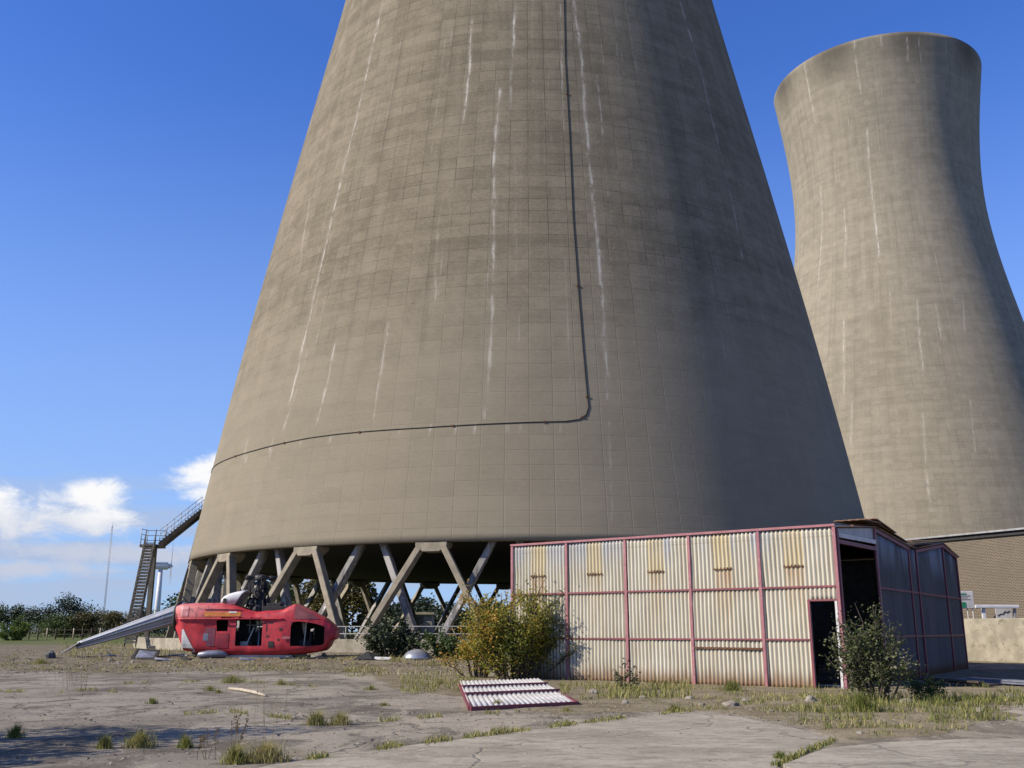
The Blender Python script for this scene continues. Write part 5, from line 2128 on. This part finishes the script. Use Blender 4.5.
# gravel: uncountable
gv = MB()
r2 = random.Random(4)
for q in range(7600):
    if q % 4 == 0:
        p = ground_hit(r2.uniform(-10, 760), 768 - 95 * r2.random() ** 0.7)
        if in_poly(p.x, p.y, PA) and r2.random() < 0.8:
            continue
    elif q % 2:
        p = ground_hit(r2.uniform(-10, 470), r2.uniform(650, 674))
    else:
        p = ground_hit(r2.uniform(540, 1010), r2.uniform(692, 726))
        if not not_in_shed(p):
            continue
    s = r2.uniform(0.012, 0.05) * (1.4 if q % 2 else 0.8)
    vs = [p + Vector((r2.uniform(-1, 1) * s, r2.uniform(-1, 1) * s, r2.uniform(0.0, 1.2) * s)) for _ in range(4)]
    gv.add(vs, [(0, 1, 2), (0, 2, 3), (0, 1, 3), (1, 2, 3)])
o = gv.build('gravel', M['stone'])
tag(o, 'loose gravel and crumbs of concrete strewn over the derelict ground', 'gravel', kind='stuff')

# concrete block and scrap beside the wreck
def block(name, px, py, w, d, h, mat, label, cat, rz=0.0, tilt=0.0, dz=0.0):
    g = ground_hit(px, py)
    mb = MB()
    Mx = Matrix.Rotation(rz, 4, 'Z') @ Matrix.Rotation(tilt, 4, 'Y')
    mb.box((-w / 2, -d / 2, 0), (w / 2, d / 2, h), Mx)
    o = bevel(mb.build(name, mat), min(0.02, h * 0.2), 2)
    o.location = g + Vector((0, 0, dz))
    return tag(o, label, cat)


block('concrete_block', 151.5, 650, .42, .4, .26, M['concrete'], 'squarish concrete block standing left of the helicopter tail end', 'block', .3)
block('brick_block', 301, 657, .5, .4, .28, M['concrete'], 'grey block propping the underside of the helicopter nose', 'block', .1)

# window frame lying on the ground left of the helicopter
g = ground_hit(146, 659)
fr_ = empty('window_frame', g, -0.35)
tag(fr_, 'blackened window frame tipped over on the ground left of the helicopter', 'frame')
mb = MB()
c = [Vector((-0.62, 0.15, 0.42)), Vector((0.42, 0.3, 0.34)), Vector((0.75, -0.3, 0.04)), Vector((-0.45, -0.35, 0.03))]
for i in range(4):
    mb.beam(c[i], c[(i + 1) % 4], 0.11, 0.07)
mb.build('frame', M['blackish'], fr_)
mb = MB()
k = [c[0].lerp(c[2], .12), c[1].lerp(c[3], .12), c[2].lerp(c[0], .1), c[3].lerp(c[1], .1)]
mb.add(k, [(0, 1, 2, 3)])
o = mb.build('pane', M['bluegrey'], fr_)
s = o.modifiers.new('t', 'SOLIDIFY'); s.thickness = 0.01
# blue grey bundle lying below the fuselage
g = ground_hit(212, 658.5)
mb = MB()
mb.tube([(-0.65, 0, 0.12), (-0.58, 0, 0.15), (-0.2, 0.02, 0.19), (0.25, 0, 0.2), (0.58, 0, 0.16), (0.68, 0, 0.13)], [0.05, 0.13, 0.17, 0.18, 0.13, 0.04], 10)
o = mb.build('float_tank', M['bluegrey'])
o.location = g; o.rotation_euler = (0, 0, 0.08)
tag(o, 'blue grey torpedo shaped tank lying on the ground against the helicopter flank', 'tank')
# long spar/skid
g = ground_hit(262, 657.5)
mb = MB()
mb.beam((-1.9, 0, 0.05), (1.4, -0.1, 0.06), 0.16, 0.10)
o = mb.build('spar', M['tailgrey']); o.location = g
tag(o, 'long grey metal spar lying under the helicopter belly', 'spar')
g = ground_hit(305, 659.3)
mb = MB()
mb.beam((-1.1, 0, 0.05), (1.3, 0.1, 0.07), 0.25, 0.06)
o = mb.build('plank', M['blackish']); o.location = g
tag(o, 'dark charred plank on the ground below the helicopter nose', 'plank')
for (px, py, L, rz, mt, lb) in ((172, 658, 1.3, .1, 'blackish', 'dark twisted strip on the ground between the frame and the fuselage'),
                               (178, 656.5, 1.0, -.2, 'galv', 'bent pale metal strip behind the dark twisted strip')):
    g = ground_hit(px, py)
    mb = MB()
    mb.beam((-L / 2, 0, 0.06), (L / 6, 0.1, 0.10), 0.12, 0.06)
    mb.beam((L / 6, 0.1, 0.10), (L / 2, 0.0, 0.04), 0.10, 0.07)
    o = mb.build('scrap_strip', M[mt]); o.location = g; o.rotation_euler = (0, 0, rz)
    tag(o, lb, 'scrap')

for i, (px, py, L, w, rz, tl, mt, lb) in enumerate((
        (163, 661, .8, .5, .4, .12, 'white_dull', 'flat white panel scrap lying in front of the tipped window frame'),
        (186, 660.5, .55, .3, -.5, .1, 'blackish', 'short black scrap plate left of the blue grey tank'),
        (247, 660.5, .7, .22, .15, .05, 'tailgrey', 'narrow grey plate lying below the helicopter doorway'),
        (112, 657, .5, .3, .8, .2, 'galv', 'bent grey plate alone between the tail boom tip and the window frame'),
        (196, 656, .45, .4, .3, .3, 'concrete', 'broken concrete chunk at the tail end of the fuselage'))):
    g = ground_hit(px, py)
    mb = MB()
    Mx = Matrix.Rotation(rz, 4, 'Z') @ Matrix.Rotation(tl, 4, 'Y')
    h = 0.22 if mt == 'concrete' else 0.05
    pts = [Vector((x * L / 2, y * w / 2, 0)) for x, y in ((-1, -.8), (.2, -1), (1, -.6), (.8, .9), (-.3, 1), (-.9, .5))]
    vs = [Mx @ (p + Vector((0, 0, 0.03))) for p in pts] + [Mx @ (p * 0.96 + Vector((0, 0, h + 0.03 + 0.03 * (q % 2)))) for q, p in enumerate(pts)]
    mb.add(vs, [tuple(range(6))[::-1], tuple(range(6, 12))] + [(q, (q + 1) % 6, (q + 1) % 6 + 6, q + 6) for q in range(6)])
    o = mb.build('scrap_plate', M[mt]); o.location = g
    tag(o, lb, 'scrap')

# silver dome and black sheet by the basin kerb
g = ground_hit(417, 659.5)
mb = MB()
prof = [(0.62, 0.0), (0.60, 0.10), (0.52, 0.24), (0.38, 0.36), (0.2, 0.43), (0.03, 0.45)]
vs, fs = [], []
for (r, z) in prof:
    for k in range(20):
        a = 2 * math.pi * k / 20
        vs.append((r * math.cos(a) * 1.05, r * math.sin(a) * 0.8, z))
for i in range(len(prof) - 1):
    for k in range(20):
        fs.append((i * 20 + k, i * 20 + (k + 1) % 20, (i + 1) * 20 + (k + 1) % 20, (i + 1) * 20 + k))
fs.append(tuple(5 * 20 + k for k in range(20)))
fs.append(tuple(range(20))[::-1])
mb.add(vs, fs, smooth=True)
o = mb.build('dome_cover', M['silver']); o.location = g
tag(o, 'upturned silver dome cover on the ground by the dark bush', 'cover')
g = ground_hit(371, 660)
mb = MB()
mb.add([Vector(p) for p in ((-.75, -.3, .02), (.1, -.35, .05), (.75, -.2, .02), (.5, .3, .08), (-.2, .25, .38), (-.6, .2, .1))], [(0, 1, 4, 5), (1, 2, 3, 4)])
o = mb.build('crumpled_sheet', M['blackish']); o.location = g
s = o.modifiers.new('t', 'SOLIDIFY'); s.thickness = 0.03
tag(o, 'crumpled black sheet lying beside the dark bush', 'sheet')
g = ground_hit(381, 660.5)
mb = MB()
mb.add([Vector(p) for p in ((-.4, -.1, .02), (.45, -.2, .03), (.4, .15, .12), (-.3, .2, .14))], [(0, 1, 2, 3)])
o = mb.build('white_sheet', M['white_dull']); o.location = g
s = o.modifiers.new('t', 'SOLIDIFY'); s.thickness = 0.02
tag(o, 'small white sheet leaning on the crumpled black one', 'sheet')

# pale stick on the asphalt
a = ground_hit(229, 689.5); c = ground_hit(266, 697)
mb = MB()
o0 = a
mb.tube([Vector((0, 0, 0.03)), (c - a) * 0.35 + Vector((0, 0, 0.06)), (c - a) * 0.7 + Vector((0.02, 0.05, 0.05)), (c - a) + Vector((0, 0, 0.03))], [0.035, 0.045, 0.045, 0.03], 8)
o = mb.build('stick', M['stick']); o.location = a
tag(o, 'pale bleached stick lying on the asphalt', 'stick')

# boards and sheet lying right of the shed
for (px, py, L, rz, mt, lb, w) in ((1004, 686, 2.6, 2.3, 'bluegrey', 'pale blue grey sheet lying in the shade right of the shed', .8), (955, 686, 2.6, 2.1, 'bark', 'dark plank heap in the shade at the end of the shed', .5)):
    g = ground_hit(px, py)
    mb = MB()
    mb.beam((-L / 2, 0, 0.08), (L / 2, 0, 0.16), w, 0.05)
    mb.beam((-L / 2.4, 0.25, 0.16), (L / 2.6, 0.1, 0.2), w * 0.5, 0.05)
    o = mb.build('loose_boards', M[mt]); o.location = g; o.rotation_euler = (0, 0, rz)
    tag(o, lb, 'boards')

# ------------------------------------------------------------------ right hand background
# concrete wall
w0 = at(950, 664, 51.0); w1 = at(1120, 664, 50.0)
cw = MB()
cw.beam((22.2, 55.2, 1.05), (28.4, 42.8, 1.05), 0.25, 2.38)
cwall = bevel(cw.build('concrete_wall', M['concrete']), 0.03, 2)
tag(cwall, 'low pale concrete wall beyond the right end of the shed', 'wall')
# brick building
HB = 7.02
q0 = Vector((22.6, 64.0, 0)); q1 = Vector((28.0, 54.2, 0))
dr = (q1 - q0).normalized()
q1 = q0 + dr * 22
q0 = q0 - dr * 2
bb = empty('brick_building', (q0.x, q0.y, 0))
tag(bb, 'dark brown brick building with white roof edge at the right', 'building')
bn_ = Vector((-dr.y, dr.x, 0)); bn_ = bn_ if bn_.x > 0 else -bn_
Lb = (q1 - q0).length
vs = [Z0, dr * Lb, dr * Lb + bn_ * 14, bn_ * 14]
vs = [v + Vector((0, 0, -0.2)) for v in vs] + [v + Vector((0, 0, HB)) for v in vs]
mb = MB()
mb.add(vs, [(0, 1, 5, 4), (1, 2, 6, 5), (2, 3, 7, 6), (3, 0, 4, 7)])
wall = mb.build('wall', M['brick'], bb)
uvl = wall.data.uv_layers.new(name='UVMap')
for poly in wall.data.polygons:
    for li in poly.loop_indices:
        v = wall.data.vertices[wall.data.loops[li].vertex_index].co
        uvl.data[li].uv = (v.xy.length if abs(poly.normal.dot(bn_)) > 0.7 else v.dot(bn_), v.z)
mb = MB()
for (a, c) in ((Z0 - dr * 0.2, dr * (Lb + 0.2)),):
    mb.beam(a - bn_ * 0.15 + Vector((0, 0, HB + 0.02)), c - bn_ * 0.15 + Vector((0, 0, HB + 0.02)), 0.30, 0.10)
mb.beam(-bn_ * 0.3 - dr * 0.05 + Vector((0, 0, HB + 0.02)), bn_ * 14.2 - dr * 0.05 + Vector((0, 0, HB + 0.02)), 0.25, 0.16)
mb.build('roof_edge', M['galv'], bb)
mb = MB()
mb.beam(-bn_ * 0.02 - dr * 0.2 + Vector((0, 0, HB - 0.16)), -bn_ * 0.02 + dr * (Lb + .2) + Vector((0, 0, HB - 0.16)), 0.22, 0.2)
mb.build('gutter', M['blackish'], bb)
mb = MB()
vs = [Z0, dr * Lb, dr * Lb + bn_ * 14, bn_ * 14]
mb.add([v + Vector((0, 0, HB + 0.05)) for v in vs], [(0, 1, 2, 3)])
mb.build('roof', M['galv'], bb)
# sign on two posts in front of it
sY = 55.6
pA, pB_ = at(957, 608.5, sY), at(972.5, 591, sY)
sg = empty('sign', (pA.x, sY, gz(pA.x, sY)))
tag(sg, 'white and green notice board on thin posts above the concrete wall', 'sign')
gg = Vector((pA.x, sY, gz(pA.x, sY)))
mb = MB()
mb.box((0, -0.03, pA.z - gg.z), (pB_.x - pA.x, 0.03, pB_.z - gg.z))
bevel(mb.build('board', M['white_dull'], sg), 0.015, 1)
mb = MB()
W_ = pB_.x - pA.x
mb.box((0.05, -0.045, pA.z - gg.z + 0.05), (W_ * 0.52, -0.033, pA.z - gg.z + 0.34))
mb.box((0.05, -0.045, pB_.z - gg.z - 0.20), (W_ * 0.6, -0.033, pB_.z - gg.z - 0.13))
mb.build('green_panel', M['green_sign'], sg)
mb = MB()
for q in range(3):
    z = pA.z - gg.z + 0.46 + 0.10 * q
    mb.box((0.08, -0.04, z), (W_ * (0.82 - 0.15 * (q % 2)), -0.033, z + 0.03))
mb.build('lettering', M['blackish'], sg)
for x in (W_ * 0.62, W_ * 0.92):
    mb = MB()
    mb.tube([(x, 0.05, 0), (x, 0.05, pA.z - gg.z + 0.6)], 0.035, 6)
    mb.build('post', M['galv'], sg)
# white barrier rail and little notice
bY = 53.0
a_, c_ = at(975, 606.5, bY), at(1019, 606.0, bY)
brr = empty('barrier_rail', (a_.x, bY, 0))
tag(brr, 'white barrier rail standing behind the concrete wall before the bricks', 'rail')
zz = a_.z
mb = MB(); mb.beam((0, 0, zz), (c_.x - a_.x, 0, zz), 0.12, 0.17); bevel(mb.build('bar', M['white_metal'], brr), 0.03, 2)
d_ = at(984, 606, bY).x - a_.x
mb = MB(); mb.box((d_ - 0.08, 0.07, 0), (d_ + 0.08, 0.2, zz - 0.0)); mb.build('post', M['white_metal'], brr)
mb = MB(); mb.box((2.05, 0.07, 0), (2.17, 0.2, zz - 0.1)); mb.build('post', M['galv'], brr)
nY = 53.6
a_, c_ = at(996.5, 618.5, nY), at(1011, 608.3, nY)
nt = empty('notice', (a_.x, nY, 0))
tag(nt, 'small grey white notice with a dark scribbled picture below the barrier rail', 'notice')
w_, h0, h1 = c_.x - a_.x, a_.z, c_.z
mb = MB(); mb.box((0, 0, h0), (w_, 0.04, h1)); mb.build('board', M['white_dull'], nt)
mb = MB()
pts = [(0.1, .25), (.3, .45), (.42, .4), (.6, .7), (.7, .55), (.9, .75)]
for (x0, z0), (x1, z1) in zip(pts[:-1], pts[1:]):
    mb.beam((x0 * w_, -0.012, h0 + z0 * (h1 - h0)), (x1 * w_, -0.012, h0 + z1 * (h1 - h0)), 0.01, 0.05)
mb.build('picture', M['blackish'], nt)
mb = MB(); mb.box((w_ * .45, 0.05, 0), (w_ * .55, 0.1, h1)); mb.build('post', M['galv'], nt)

# ------------------------------------------------------------------ far things
# hut behind the tower
hY = 128
a_, c_ = at(396, 627, hY), at(432, 614.5, hY)
g_ = gz(a_.x, hY)
hut = empty('hut', ((a_.x + c_.x) / 2, hY, g_))
tag(hut, 'little grey flat roofed hut with a dark window seen beneath the near tower', 'hut')
hw = (c_.x - a_.x) / 2
hh = c_.z - g_
mb = MB(); mb.box((-hw, 0, 0), (hw, 4, hh)); mb.build('wall', simple('hut render', (0.30, 0.29, 0.27), None, 2, 0.9, 0), hut)
mb = MB(); mb.box((-hw - .3, -.4, hh), (hw + .3, 4.4, hh + .28)); mb.build('roof', M['concrete'], hut)
mb = MB(); mb.box((0.0, -0.05, hh - 1.15), (1.15, 0.02, hh - 0.25)); wn_ = mb.build('window', M['glass_dark'], hut)
# wind turbine
tY = 420
hub = at(161, 566, tY)
wt_ = empty('wind_turbine', (hub.x, tY, gz(hub.x, tY)), R_(19.8))
tag(wt_, 'white wind turbine far off behind the staircase', 'wind turbine')
hz0 = hub.z - gz(hub.x, tY)
mb = MB()
mb.tube([(0, 0, -1), (0, 0, hz0 * 0.5), (0, 0, hz0 - 0.6)], [1.35, 1.1, 0.85], 14)
mb.build('tower', M['white_metal'], wt_)
mb = MB()
mb.tube([(-3.2, 0, hz0), (-2.6, 0, hz0), (2.6, 0, hz0), (3.2, 0, hz0)], [0.9, 1.5, 1.6, 1.0], 10)
mb.box((-2.9, -1.4, hz0), (2.7, 1.4, hz0 + 1.7))
bevel(mb.build('nacelle', M['white_metal'], wt_), 0.3, 2)
hc = Vector((4.0, 0, hz0))
mb = MB()
mb.tube([hc - Vector((0.8, 0, 0)), hc, hc + Vector((0.7, 0, 0))], [1.0, 0.9, 0.3], 10)
mb.build('hub', M['white_metal'], wt_)
for k, a in enumerate((R_(4), R_(124), R_(244))):
    d = Vector((0, math.sin(a), math.cos(a)))
    e = Vector((0, math.cos(a), -math.sin(a)))
    mb = MB()
    Lb_ = 12.5
    vs = []
    for f, w, th_ in ((0.04, .35, .35), (0.18, .75, .22), (0.6, .5, .13), (1.0, .15, .05)):
        c = hc + d * Lb_ * f + Vector((0.25 * f, 0, 0))
        tw = Vector((0.5, 0, 0))
        vs += [c - e * w, c + tw * th_ * 1.6, c + e * w, c - tw * th_ * 1.6]
    fs = []
    for i in range(3):
        for q in range(4):
            fs.append((i * 4 + q, i * 4 + (q + 1) % 4, i * 4 + 4 + (q + 1) % 4, i * 4 + 4 + q))
    fs += [(0, 1, 2, 3), (12, 13, 14, 15)]
    mb.add(vs, fs)
    mb.build('blade', M['galv'], wt_)
# thin lattice mast
mY = 260
tp = at(113, 522, mY)
g_ = gz(tp.x, mY)
mast = empty('mast', (tp.x, mY, g_))
tag(mast, 'thin grey radio mast on the skyline left of the staircase', 'mast')
H_ = tp.z - g_
mb = MB()
for (x, y) in ((-.16, -.12), (.16, -.12), (0, .18)):
    mb.tube([(x, y, -.2), (x, y, H_ * 0.96)], 0.045, 5)
nseg = 40
for i in range(nseg):
    z0, z1 = H_ * 0.96 * i / nseg, H_ * 0.96 * (i + 1) / nseg
    L = [(-.16, -.12), (.16, -.12), (0, .18)]
    for q in range(3):
        (x0, y0), (x1, y1) = L[q], L[(q + 1) % 3]
        mb.tube([(x0, y0, z0), (x1, y1, z1)], 0.02, 3, cap=False)
mb.build('lattice', M['galv'], mast)
mb = MB(); mb.tube([(0, 0, H_ * 0.95), (0, 0, H_)], 0.05, 5); mb.build('tip', M['galv'], mast)
# field fence below the tree line
fA, fB = at(20, 638, 104), at(135, 638, 104)
fn = empty('field_fence', (fA.x, 104, gz(fA.x, 104)))
tag(fn, 'dark low field fence of thin posts before the far hedge', 'fence')
for z in (0.5, 0.95):
    mb = MB(); mb.tube([(0, 0, z), (fB.x - fA.x, 0, z)], 0.035, 5); mb.build('rail', M['bark'], fn)
for i in range(14):
    mb = MB(); x = (fB.x - fA.x) * i / 13
    mb.tube([(x, 0, -0.1), (x, 0, 1.15)], 0.07, 6); mb.build('post', M['stick'] if i % 3 == 0 else M['bark'], fn)

# trees outside the picture on the left whose shadow falls across the bottom left corner
for i, (x, y, w, h) in enumerate(((-12.4, 14.4, 4.4, 6.2), (-11.4, 12.2, 3.0, 3.8))):
    o = tree(Vector((x, y, 0)), w, h, M['leaf_green'], 300 + i, 3600, 0.13, 0.25, 18)
    tag(o, ['taller', 'smaller'][i] + ' of two small trees out of the picture to the left', 'tree')
